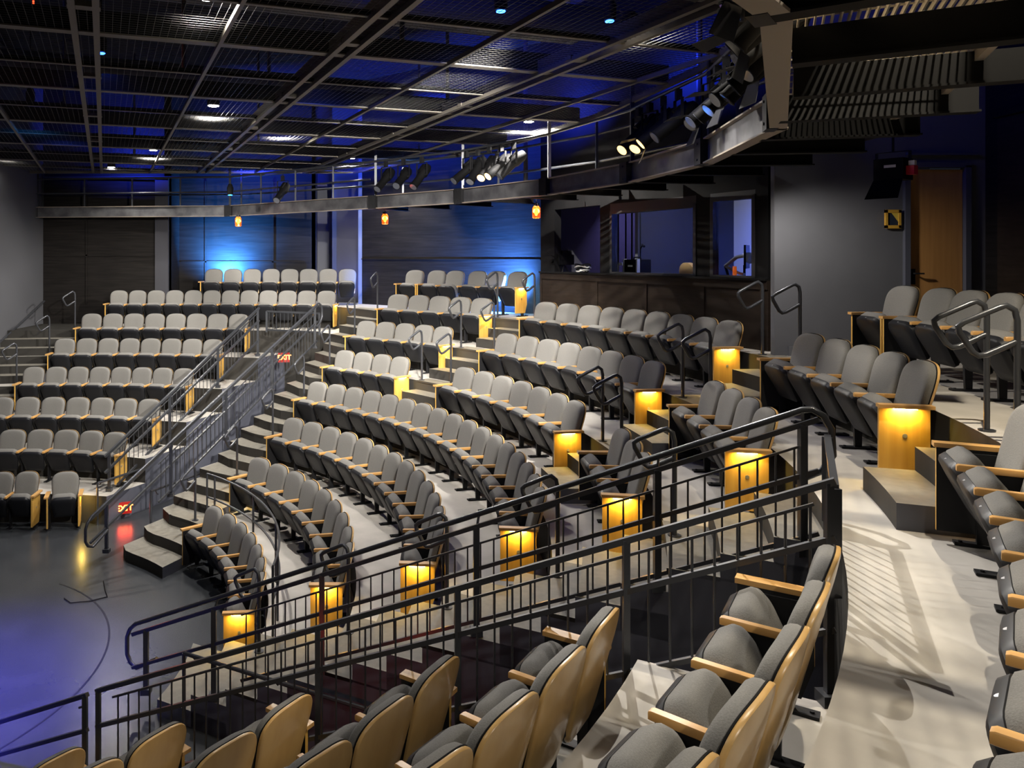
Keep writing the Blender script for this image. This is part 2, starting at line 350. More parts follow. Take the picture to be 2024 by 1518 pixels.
# ------------------------------------------------------------------ theatre chair
def rrect(wb, wt, h, rad_t, rad_b, n=7):
    """outline in (y, h): bottom width wb, top width wt, rounded corners"""
    pts = []
    def arc(cx, cy, r, a0, a1, sx=1):
        for i in range(n): a = R(a0 + (a1 - a0) * i / (n - 1)); pts.append((cx + sx * r * math.cos(a), cy + r * 1.0 * math.sin(a)))
    arc(wb / 2 - rad_b, rad_b, rad_b, -90, 0); arc(wt / 2 - rad_t, h - rad_t, rad_t, 0, 90)
    arc(-wt / 2 + rad_t, h - rad_t, rad_t, 90, 180); arc(-wb / 2 + rad_b, rad_b, rad_b, 180, 270)
    return pts
def arch(wb, wt, h, rv, rb, n=11):
    """outline in (y, h) with an arched top (a superellipse of height rv)"""
    pts = []
    for i in range(6): a = R(-90 + 18 * i); pts.append((wb / 2 - rb + rb * math.cos(a), rb + rb * math.sin(a)))
    top = []
    for i in range(n):
        a = R(90 * i / (n - 1)); e = 2 / 2.9; top.append((wt / 2 * max(0, math.cos(a)) ** e, h - rv + rv * max(0, math.sin(a)) ** e))
    pts += top + [(-y, z) for y, z in top[::-1][1:]] + [(-y, z) for y, z in pts[:6][::-1]]
    return pts
CW = 0.535; TOPZ = 0.945
def back_map(y, h, t, z0, Hh):
    z = z0 + h; s = (TOPZ - z) / 0.62
    return Vector((-0.015 + 0.16 * s - 0.02 * s * (1 - s) + 0.30 * y * y + t, y, z))
def chair_meshes():
    M = {}
    z0 = 0.40; Hh = TOPZ - z0
    ol = arch(0.452, 0.498, Hh, 0.185, 0.06)
    cy, ch = 0, Hh / 2
    def lay(sc_, t): return [back_map(y * sc_, ch + (h - ch) * (1 - (1 - sc_) * 0.8), t, z0, Hh) for y, h in ol]
    mb = MB(); mb.loft([lay(0.98, 0.0), lay(1.0, 0.02), lay(0.985, 0.045), lay(0.93, 0.062), lay(0.80, 0.070), lay(0.4, 0.073)]); M['backrest'] = mb.mesh('backrest', fabric, True)
    ol2 = arch(0.43, 0.502, TOPZ - 0.27 + 0.002, 0.19, 0.09)
    mb = MB(); z0b = 0.27; chb = (TOPZ - 0.27) / 2
    def lay2(sc_, t): return [back_map(y * sc_, chb + (h - chb) * (1 - (1 - sc_) * 0.7), t, z0b, 0) for y, h in ol2]
    mb.loft([lay2(0.5, -0.032), lay2(0.9, -0.030), lay2(0.985, -0.026), lay2(1.0, -0.020), lay2(1.0, -0.006), lay2(0.97, 0.0)]); M['back_shell'] = mb.mesh('back_shell', maple, True)
    mb = MB(); mb.tube([back_map(y * 1.004, h, -0.001, z0, Hh) + Vector((0, 0, 0.001)) for y, h in ol[4:-4]], 0.0045, 5); M['piping'] = mb.mesh('piping', black, True)
    # folded-up seat: s runs from hinge to front lip, th is thickness towards the sitter
    tilt = R(62); ax = Vector((math.cos(tilt), 0, math.sin(tilt))); nr = Vector((-math.sin(tilt), 0, math.cos(tilt))); o0 = Vector((0.232, 0, 0.222))
    ols = rrect(0.37, 0.445, 0.425, 0.11, 0.05)
    def ls(scl, th, grow=0): return [o0 + ax * (0.21 + (h - 0.21) * scl + grow) + nr * th + Vector((0, y * scl, 0)) for y, h in ols]
    mb = MB(); mb.loft([ls(0.97, -0.01, 0.0), ls(1.0, 0.012, 0.012), ls(1.0, 0.075, 0.016), ls(0.97, 0.10, 0.008), ls(0.86, 0.118), ls(0.6, 0.128), ls(0.25, 0.132)]); M['seat_cushion'] = mb.mesh('seat_cushion', fabric, True)
    mb = MB(); mb.loft([ls(0.62, -0.062), ls(0.92, -0.055), ls(1.01, -0.038), ls(1.02, 0.0, 0.004), ls(0.99, 0.006)]); M['seat_pan'] = mb.mesh('seat_pan', plastic, True)
    mb = MB(); c = o0 + ax * 0.424 - nr * 0.020; mb.cyl(c, c + ax * 0.006, 0.013, 10); M['number_disc'] = mb.mesh('number_disc', chrome, True)
    # armrest: rounded oak bar, rests on the standard; sits on the -y side
    def arm(y):
        mb = MB(); rings = []
        prof = [(-0.022, 0.003), (-0.019, 0.0), (0.019, 0.0), (0.022, 0.003), (0.022, 0.03), (0.018, 0.036), (-0.018, 0.036), (-0.022, 0.03)]
        for x, s in ((0.115, 0.9), (0.12, 1), (0.44, 1), (0.452, 0.85)):
            rings.append([Vector((x, y + q[0] * s, 0.578 + q[1] * s - (x - 0.085) * 0.0)) for q in prof])
        mb.loft(rings); return mb
    M['armrest'] = arm(-CW / 2).mesh('armrest', oak, True); M['armrest_end'] = arm(CW / 2).mesh('armrest', oak, True)
    def leg(y):
        mb = MB(); poly = [(0.13, 0.578), (0.41, 0.578), (0.40, 0.50), (0.285, 0.33), (0.255, 0.30), (0.245, 0.012), (0.185, 0.012), (0.18, 0.30), (0.13, 0.36)]
        n = len(poly); vs = [(x, y - 0.017, z) for x, z in poly] + [(x, y + 0.017, z) for x, z in poly]
        mb.add(vs, [tuple(range(n)), tuple(range(2 * n - 1, n - 1, -1))] + [(i, n + i, n + (i + 1) % n, (i + 1) % n) for i in range(n)]); return mb
    M['standard'] = leg(-CW / 2).mesh('standard', iron); M['standard_end'] = leg(CW / 2).mesh('standard', iron)
    def foot(y):
        mb = MB(); mb.box((0.215, y, 0.007), (0.30, 0.075, 0.014)); mb.cyl((0.10, y, .014), (0.10, y, .024), .012, 6); mb.cyl((0.33, y, .014), (0.33, y, .024), .012, 6); return mb
    M['foot_plate'] = foot(-CW / 2).mesh('foot_plate', iron); M['foot_plate_end'] = foot(CW / 2).mesh('foot_plate', iron)
    # wooden end panel at y = s*CW/2, with overhanging cap; the lamp sits under the cap
    for s, nm in ((1, 'p'), (-1, 'm')):
        y = s * (CW / 2 + 0.012)
        mb = MB(); poly = [(0.09, 0.60), (0.455, 0.60), (0.455, 0.07), (0.15, 0.07), (0.09, 0.25)]
        n = len(poly); vs = [(x, y - 0.014, z) for x, z in poly] + [(x, y + 0.014, z) for x, z in poly]
        mb.add(vs, [tuple(range(n)), tuple(range(2 * n - 1, n - 1, -1))] + [(i, n + i, n + (i + 1) % n, (i + 1) % n) for i in range(n)])
        me = mb.mesh('end_panel', [panelw, iron]); me.polygons[0 if s > 0 else 1].material_index = 1; M['end_panel' + nm] = me
        mb = MB(); mb.box((0.27, y + s * 0.022, 0.614), (0.395, 0.078, 0.028)); M['panel_cap' + nm] = mb.mesh('panel_cap', oak)
        mb = MB(); mb.box((0.275, y + s * 0.036, 0.596), (0.17, 0.022, 0.008)); M['step_light' + nm] = mb.mesh('step_light', led)
        mb = MB(); mb.cyl((0.27, y + s * 0.013, 0.375), (0.27, y + s * 0.017, 0.375), 0.018, 14); M['number_disc' + nm] = mb.mesh('number_disc', chrome, True)
    return M
CM = chair_meshes()
PARTS = ('backrest', 'back_shell', 'seat_cushion', 'seat_pan', 'armrest', 'standard', 'foot_plate')
GLOW = (1.0, 0.66, 0.10)
def panel(root, s, lit, arm=True):
    k = 'p' if s > 0 else 'm'
    p = link('end_panel', CM['end_panel' + k], root); p['label'] = 'oak veneered end panel'
    link('panel_cap', CM['panel_cap' + k], p); link('number_disc', CM['number_disc' + k], p)
    if lit:
        l = link('step_light', CM['step_light' + k], p); l['label'] = 'glowing strip lamp under the panel cap'
        ld = bpy.data.lights.new('step_light_beam', 'AREA'); ld.shape = 'RECTANGLE'; ld.size = 0.16; ld.size_y = 0.03; ld.color = GLOW; ld.energy = 4.3
        lo = bpy.data.objects.new('step_light_beam', ld); C.objects.link(lo); lo.parent = root
        lo.location = (0.275, s * (CW / 2 + 0.052), 0.588); lo.rotation_euler = (R(-10 * s), 0, 0)
ORD = 'first second third fourth fifth sixth seventh eighth ninth tenth eleventh twelfth thirteenth fourteenth fifteenth sixteenth seventeenth eighteenth'.split()
proto = {}
for p in PARTS: proto[p] = link(p, CM[p])
protodisc = link('number_disc', CM['number_disc']); protopipe = link('piping', CM['piping'])
n_chair = 0
def chair(pos, rz, sy, label, group, first, last, lit_last, lit_first=False, disc=False):
    global n_chair
    root = empty('theatre_seat', pos, rz); root.scale = (1, sy, 1); tag(root, label, 'theatre seat', group)
    for p in PARTS:
        if p == 'armrest' and first: continue
        if n_chair == 0: o = proto[p]
        else: o = proto[p].copy(); C.objects.link(o)
        o.parent = root
        if p == 'backrest': d = protopipe.copy(); C.objects.link(d); d.parent = o
        if p == 'seat_pan' and disc:
            d = protodisc.copy(); C.objects.link(d); d.parent = o
    if first: panel(root, -1, lit_first)
    if last:
        panel(root, 1, lit_last)
        link('standard', CM['standard_end'], root); link('foot_plate', CM['foot_plate_end'], root)
    n_chair += 1
    return root
def row(block, k, angs, lit=True, lit_first=False, ends=(True, True), pitch=None, disc=False, gaps=(), ref='left', turn=0):
    """a row of seats at the given angles on tier k; the last angle is the end nearest the lit panel"""
    n = len(angs)
    for j, a in enumerate(angs):
        r = rad(k, a); p = pol(r, a, ZF[k] + (0.004 if k > 1 else 0))
        da = 0.4; q0 = pol(rad(k, a - da), a - da); q1 = pol(rad(k, a + da), a + da); t = (q1 - q0).normalized(); nrm = Vector((-t.y, t.x, 0))  # points to the stage
        rz = math.atan2(nrm.y, nrm.x) + R(turn)
        if pitch is None:
            b = angs[j + 1] if j + 1 < n else angs[j - 1]; pt = (pol(rad(k, b), b) - pol(r, a)).length
            if j in gaps and j > 0: pt = (pol(rad(k, angs[j - 1]), angs[j - 1]) - pol(r, a)).length
        else: pt = pitch
        f = (j == 0 and ends[0]) or (j - 1) in gaps; l = (j == n - 1 and ends[1]) or j in gaps
        what = 'grey theatre seat'
        if l and lit and j == n - 1: what = 'grey seat with glowing end panel'
        lab = '%s, %s row of %s, %s from %s' % (what, ORD[k - 1], block, ORD[j], ref)
        chair(p, rz, pt / CW, lab, 'seats in row %s of the %s' % (ORD[k - 1], block), f, l, lit and j == n - 1, lit_first, disc)
def seq(a0, a1, n): return [a0 + (a1 - a0) * i / (n - 1) for i in range(n)]
# far left block
FB = 'far left block'
row(FB, 1, [97.6, 92.6], lit=False, ends=(False, True)); row(FB + ' corner', 1, [84.9], lit=True, pitch=0.5, turn=21)
row(FB, 2, seq(99.3, 79.9, 5), lit=False, ends=(False, True))
row(FB, 3, seq(103.3, 78.4, 7), lit=False, ends=(False, True))
row(FB, 4, seq(100.2, 76.8, 8), lit=False); row(FB, 5, seq(97.6, 76.1, 8), lit=False); row(FB, 6, seq(95.1, 74.9, 8), lit=False)
row(FB, 7, seq(92.6, 65.8, 12), lit=True)
row(FB, 8, [81.2, 78.8, 76.4, 74.1, 71.9, 69.7, 67.5, 65.4], lit=False, ends=(True, False))
# middle block beyond the stage
MBk = 'middle block'
row(MBk, 1, seq(40.5, 5.4, 7)); row(MBk, 2, seq(44.2, 0.3, 9), lit_first=True); row(MBk, 3, seq(47.7, -4.9, 13)); row(MBk, 4, seq(51.1, -6.9, 17))
row(MBk, 5, seq(52.1, 42.3, 4)); row(MBk, 6, seq(53.7, 41.5, 5)); row(MBk, 7, seq(53.2, 41.1, 5))
row(MBk, 8, [54.4, 51.4, 48.9, 45.9, 43.4, 40.6], pitch=0.53, gaps=(0,))
BK = 'block below the booth'
row(BK, 5, seq(30.5, 8.4, 7)); row(BK, 6, seq(31.3, 7.8, 8)); row(BK, 7, seq(31.9, 7.6, 9))
EK = 'block below the door'
row(EK, 5, seq(-2.9, -9.9, 3)); row(EK, 6, seq(-2.2, -11.3, 4)); row(EK, 7, seq(-2.0, -14.1, 5), disc=True)
row(EK, 8, [-1.9, -4.9, -7.3, -9.9, -12.5, -15.1, -19.0, -21.6], pitch=0.54, gaps=(0, 5), lit=False, disc=True)
NK = 'near block'
row(NK, 7, [-25.0 - 2.8 * i for i in range(9)], lit=False, ends=(True, False), disc=True, ref='the aisle end')
row(NK, 6, [-33.4 - 2.98 * i for i in range(7)], lit=False, ref='the railing end'); row(NK, 5, [-34.0 - 3.4 * i for i in range(5)], lit=False, ref='the railing end')
row(NK, 4, [-34.6 - 3.85 * i for i in range(5)], lit=False, ref='the railing end'); row(NK, 3, [-36.0 - 4.4 * i for i in range(4)], lit=False, ref='the railing end')
row(NK, 2, [-38.0 - 5.2 * i for i in range(3)], lit=False, ref='the railing end'); row(NK, 1, [-40.0 - 6.4 * i for i in range(3)], lit=False, ref='the railing end')
for o in (protodisc, protopipe): bpy.data.objects.remove(o)

# ------------------------------------------------------------------ guards beside the vomitories
UE = (Vector((math.cos(R(-28)), math.sin(R(-28)), 0)), Vector((-math.sin(R(-28)), math.cos(R(-28)), 0)))
UC = (Vector((math.cos(R(62)), math.sin(R(62)), 0)), Vector((-math.sin(R(62)), math.cos(R(62)), 0)))
def UN(fr, u, n, z): return fr[0] * u + fr[1] * n + Vector((0, 0, z))
def guard(label, fr, n, u0, u1, zt, zb, posts, thin=0.09, mid=0.30, hand=None, lowrail=True, group=None, sp=0.118, bal0=None, th=0.045, pth=0.05):
    g = empty('guard_rail', UN(fr, u0, n, 0)); inv = -g.location; tag(g, label, 'railing', group)
    def P(u, z, dn=0): return UN(fr, u, n + dn, z) + inv
    mb = MB(); mb.bar(P(u0, zt(u0)), P(u1, zt(u1)), th, th); mb.obj('top_rail', steel, g)
    mb = MB(); mb.bar(P(u0, zt(u0) - mid), P(u1, zt(u1) - mid), th * .9, th * .9); mb.obj('middle_rail', steel, g)
    b0 = u0 + 0.3 if bal0 is None else bal0
    mb = MB(); mb.bar(P(b0, zt(b0) - thin), P(u1 - 0.1, zt(u1 - 0.1) - thin), 0.016, 0.016); mb.obj('infill_rail', steel, g)
    if lowrail:
        us = [b0 + (u1 - b0) * i / 8 for i in range(9)]; mb = MB()
        if callable(lowrail): mb.bar(P(b0, lowrail(b0)), P(u1, lowrail(u1)), th * .8, th * .8)
        mb.obj('bottom_rail', steel, g)
    for u in posts:
        mb = MB(); base = zb(u); top = zt(u)
        mb.box((P(u, 0).x, P(u, 0).y, (base + top) / 2), (pth, pth, top - base)); mb.box((P(u, 0).x, P(u, 0).y, base + 0.03), (0.1, 0.1, 0.06)); mb.obj('post', steel, g)
    u = b0 + 0.06
    low = lowrail if callable(lowrail) else zb
    while u < u1 - 0.1:
        mb = MB(); mb.cyl(P(u, low(u)), P(u, zt(u) - thin), 0.0075, 6); mb.obj('baluster', steel, g); u += sp
    if hand:
        dn, h0, hs, he = hand       # offset to the aisle, height over the top rail, start, end
        pts = []
        zc = lambda u: zt(u) + h0
        s0 = Vector
        a = P(hs, zc(hs), dn); b = P(hs, zt(hs) - mid, dn)
        pts = [P(hs + 0.42, zt(hs + 0.42) - mid, dn), P(hs + 0.12, zt(hs) - mid + 0.02, dn), P(hs + 0.03, zt(hs) - mid + 0.06, dn), P(hs - 0.02, zt(hs) - mid + 0.14, dn), P(hs - 0.02, zc(hs) - 0.12, dn), P(hs + 0.02, zc(hs) - 0.03, dn), P(hs + 0.1, zc(hs + 0.1), dn)]
        pts += [P(hs + (he - hs) * t, zc(hs + (he - hs) * t), dn) for t in (0.3, 0.6, 0.9, 1.0)]
        e = zc(he)
        pts += [P(he + 0.06, e + 0.01, dn), P(he + 0.13, e - 0.03, dn), P(he + 0.18, e - 0.12, dn), P(he + 0.19, e - 0.3, dn), P(he + 0.12, e - 0.42, dn), P(he - 0.05, e - 0.52, dn)]
        mb = MB(); mb.tube(pts, 0.0235, 10); mb.obj('handrail', steel, g, True)
        mb = MB()
        for u in posts[1:]: mb.bar(P(u, zt(u) - 0.03), P(u, zc(u), dn), 0.015, 0.02)
        mb.obj('handrail_bracket', steel, g)
    return g
def stairz(fr_r0, k_of): pass
def zfloor(r, side=None):
    z = 0.0
    for k in range(2, 9):
        if r >= RR[k - 1] + GAP: z = ZF[k]
    return z
zE = lambda u: 0.70 + 0.455 * (u - 3.29)
guard('long dark stair guard with handrail between vomitory and middle block', UE, 1.03, 3.42, 9.95, lambda u: zE(u) , lambda u: max(0.17, zE(u) - 0.92), (3.62, 4.55, 5.85, 7.4, 8.87, 9.85), thin=0.15, mid=0.36, hand=(0.07, 0.09, 3.29, 9.85), lowrail=lambda u: zE(u) - 0.80, bal0=4.9, th=0.036)
zN = lambda u: 1.19 + 0.461 * (u - 4.58)
guard('dark sloping guard in front of the near block seats', UE, -0.5, 4.56, 10.0, zN, lambda u: zfloor(math.hypot(u, .5)), (4.58, 6.78, 7.86, 8.93, 9.97), thin=0.09, mid=0.30, lowrail=lambda u: zN(u) - 0.78, bal0=4.75, th=0.036, pth=0.038)
zS = lambda u: 0.52 + 0.48 * (u - 3.2)
guard('short dark guard ending at the stage beside the near block', UE, -0.5, 2.6, 4.45, zS, lambda u: 0.0, (3.1, 4.42), thin=0.09, mid=0.30, lowrail=lambda u: max(0.08, zS(u) - 0.7), bal0=4.4, th=0.036, pth=0.04)
zC = lambda u: 0.72 + 0.455 * (u - 3.29)
guard('long dark stair guard between far vomitory and left aisle stairs', UC, -0.1, 3.42, 9.95, zC, lambda u: max(0.17, zC(u) - 0.92), (3.75, 5.2, 6.7, 8.2, 9.85), thin=0.15, mid=0.36, hand=(-0.07, 0.09, 3.29, 9.85), lowrail=lambda u: zC(u) - 0.80, bal0=4.9, th=0.036)
zB = lambda u: 1.16 + 0.527 * (u - 5.17)
guard('dark sloping guard along the row ends of the far left block', UC, 1.5, 5.2, 9.9, zB, lambda u: zfloor(math.hypot(u, 1.5) - .3), (5.3, 6.9, 8.4, 9.85), thin=0.09, mid=0.30, lowrail=lambda u: zB(u) - 0.75)
def cross_guard(label, fr, n0, n1, u, z0, h=0.55):
    g = empty('guard_rail', UN(fr, u, n0, z0)); inv = -g.location; tag(g, label, 'railing')
    P = lambda n, z: UN(fr, u, n, z0 + z) + inv
    for z, nm in ((h, 'top_rail'), (0.06, 'bottom_rail')):
        mb = MB(); mb.bar(P(n0, z), P(n1, z), 0.04, 0.04); mb.obj(nm, steel, g)
    for n in (n0, n1):
        mb = MB(); mb.bar(P(n, 0), P(n, h), 0.05, 0.05); mb.obj('post', steel, g)
    n = n0 + 0.11
    while n < n1 - 0.05:
        mb = MB(); mb.cyl(P(n, 0.06), P(n, h), 0.0075, 6); mb.obj('baluster', steel, g); n += 0.11
cross_guard('low dark guard closing the head of the near vomitory', UE, -0.42, 0.93, 10.0, ZF[7], 0.58)
cross_guard('low dark guard closing the head of the far vomitory', UC, 0.0, 1.5, 10.2, ZF[7], 0.5)
def arc_guard():
    g = empty('guard_rail', (0, 0, ZF[2])); tag(g, 'low curved guard behind the front row of the middle block', 'railing')
    N = 28
    for z, nm in ((0.80, 'top_rail'), (0.42, 'lower_rail')):
        mb = MB(); mb.tube([pol(4.97, 47.5 - 50 * i / N, z) for i in range(N + 1)], 0.016, 8); mb.obj(nm, steel, g, True)
    for a in (47.5, 45.0, 30, 15, 2, -2.5):
        mb = MB(); p = pol(4.97, a); mb.cyl(p, p + Vector((0, 0, 0.8)), 0.016, 8); mb.obj('post', steel, g)
arc_guard()
def wall_rail(label, a, b, n=4):
    g = empty('handrail', a); inv = -Vector(a); tag(g, label, 'handrail')
    mb = MB(); mb.tube([Vector(a) + inv, (Vector(a) + Vector(b)) / 2 + inv, Vector(b) + inv], 0.021, 8); mb.obj('rail', steel, g, True)
    return g
def vom_rail(label, fr, n, side, u0, u1, z):
    g = wall_rail(label, UN(fr, u0, n, z), UN(fr, u1, n, z)); o = Vector(g.location)
    mb = MB(); p0 = UN(fr, u0, n, z) - o; mb.tube([p0, p0 - Vector((0, 0, z))], 0.02, 8); mb.obj('end_post', steel, g)
    m = int((u1 - u0) / 1.2) + 1
    for i in range(m + 1):
        u = u0 + 0.1 + (u1 - u0 - 0.2) * i / m
        mb = MB(); mb.tube([UN(fr, u, n, z) - o, UN(fr, u, n + side * 0.05, z - 0.06) - o, UN(fr, u, n + side * 0.08, z - 0.06) - o], 0.009, 6); mb.obj('bracket', iron, g)
vom_rail('level handrail inside the near vomitory on the dark wall', UE, 0.92, 1, 4.25, 8.6, 0.80)
vom_rail('level handrail inside the far vomitory under the left block', UC, 1.42, 1, 4.95, 8.4, 0.76)
vom_rail('level handrail inside the far vomitory under the stairs', UC, -0.02, -1, 4.8, 7.4, 0.85)
g = wall_rail('sloping handrail on the grey left wall', (-2.85, 9.4, H - 2.08), (-2.85, 12.0, H - 1.2))
for t in (0.08, 0.5, 0.92):
    mb = MB(); p = Vector((0, 2.6 * t, 0.88 * t)); mb.tube([p, p + Vector((-0.04, 0, -0.05)), p + Vector((-0.09, 0, -0.05))], 0.009, 6); mb.obj('bracket', iron, g)
# loop-ended grab rails at the tier edges
loop_label = {}
def loop_rail(pos, down, label, h=0.95, reach=0.32, drop=0.12):
    """post with a closed loop that leans towards the stage"""
    g = empty('grab_rail', pos); tag(g, label, 'grab rail', 'loop topped grab rails at the tier edges'); d = Vector((down[0], down[1], 0)).normalized()
    U = Vector((0, 0, 1)); q = lambda s, z: d * s + U * z
    mb = MB(); mb.tube([q(0, 0), q(0, h - 0.1), q(0.015, h - 0.03), q(0.06, h), q(0.1, h - 0.015), q(reach - 0.02, h - drop), q(reach + 0.012, h - drop - 0.03), q(reach + 0.005, h - drop - 0.07), q(reach - 0.07, h - drop - 0.2), q(reach - 0.105, h - drop - 0.225), q(reach - 0.15, h - drop - 0.215), q(0, h - 0.24)], 0.0205, 10)
    mb.obj('post', steel, g, True)
    mb = MB(); mb.cyl((0, 0, 0), (0, 0, 0.012), 0.055, 14); mb.obj('base_flange', steel, g, True)
AISLE = {'D': 'beside the control booth block', 'E': 'at the block below the wooden door'}
for k in (6, 7, 8):
    for a, w_ in ((5.0, 'booth side'), (0.7, 'door side')):
        r = edge(k - 1, a) + 0.06; loop_rail(pol(r, a, ZF[k]), -pol(1, a), 'dark loop rail, %s of the aisle, at the front of tier %s' % (w_, ORD[k - 1]))
    for a, w_ in ((39.6, 'middle block side'), (34.4, 'booth block side')):
        r = edge(k - 1, a) + 0.06; loop_rail(pol(r, a, ZF[k]), -pol(1, a), 'dark loop rail, %s of the aisle, at the front of tier %s' % (w_, ORD[k - 1]))
for a, w_ in ((-18.2, 'nearer the lit panel'), (-20.9, 'nearer the near block')):
    r = edge(7, a) + 0.06; loop_rail(pol(r, a, ZF[8]), -pol(1, a), 'thick dark loop rail at the upper right steps, %s' % w_)
for k in range(2, 9):
    a = nC(-1.0)(edge(k - 1, 50)); r = edge(k - 1, a) + 0.06; loop_rail(pol(r, a, ZF[k]), -UC[0], 'dark loop rail on the left stair aisle, at the front of tier %s' % ORD[k - 1], 0.9)
for k in range(2, 7):
    a = nE(1.75)(edge(k - 1, -10)); r = edge(k - 1, a) + 0.06; loop_rail(pol(r, a, ZF[k]), -UE[0], 'dark loop rail beside the glowing end panels, at the front of tier %s' % ORD[k - 1], 0.9)
for k in range(5, 8):
    a = AL[k - 1] + 0.6; r = edge(k - 1, a) + 0.06; loop_rail(pol(r, a, ZF[k]), (-.6, -.8), 'dark loop rail by the left wall stairs, at the front of tier %s' % ORD[k - 1], 0.95)

# ------------------------------------------------------------------ exit signs (floor level and over the vomitory)
def exit_sign(pos, face, label, w_=0.30, h_=0.2):
    f = Vector((face[0], face[1], 0)).normalized(); t = empty('exit_sign', pos, math.atan2(f.y, f.x) + math.pi / 2); tag(t, label, 'exit sign', 'red exit signs')
    mb = MB(); mb.box((0, 0.02, 0), (w_ + .02, 0.04, h_ + .02)); mb.obj('housing', redface, t)
    cu = bpy.data.curves.new('lettering', 'FONT'); cu.body = 'EXIT'; cu.size = h_ * 0.78; cu.align_x = 'CENTER'; cu.align_y = 'CENTER'; cu.extrude = 0.004; cu.offset = 0.003
    tmp = bpy.data.objects.new('lettering', cu); C.objects.link(tmp); me = bpy.data.meshes.new_from_object(tmp.evaluated_get(bpy.context.evaluated_depsgraph_get())); bpy.data.objects.remove(tmp)
    me.materials.clear(); me.materials.append(exitl); o = link('lettering', me, t); o.location = (0, -0.004, 0); o.rotation_euler = (R(90), 0, 0)
    p = Vector(pos) + f * 0.12; light('AREA', 'exit_glow', p, p + f, (1, 0.03, 0.03), 1.2, 0.25, 0.15)
exit_sign(UN(UC, 5.42, 1.24, 0.20), -UC[0] - UC[1] * 1.2, 'small red exit sign low at the mouth of the far vomitory', 0.24, 0.19)
exit_sign(UN(UC, 10.0, 0.85, 2.5), (0.25, -1), 'red exit sign high inside the far vomitory, beside the stairs', 0.26, 0.2)
exit_sign(UN(UE, 6.3, -0.42, 0.7), UE[1], 'red exit sign hidden low inside the near vomitory', 0.24, 0.19)

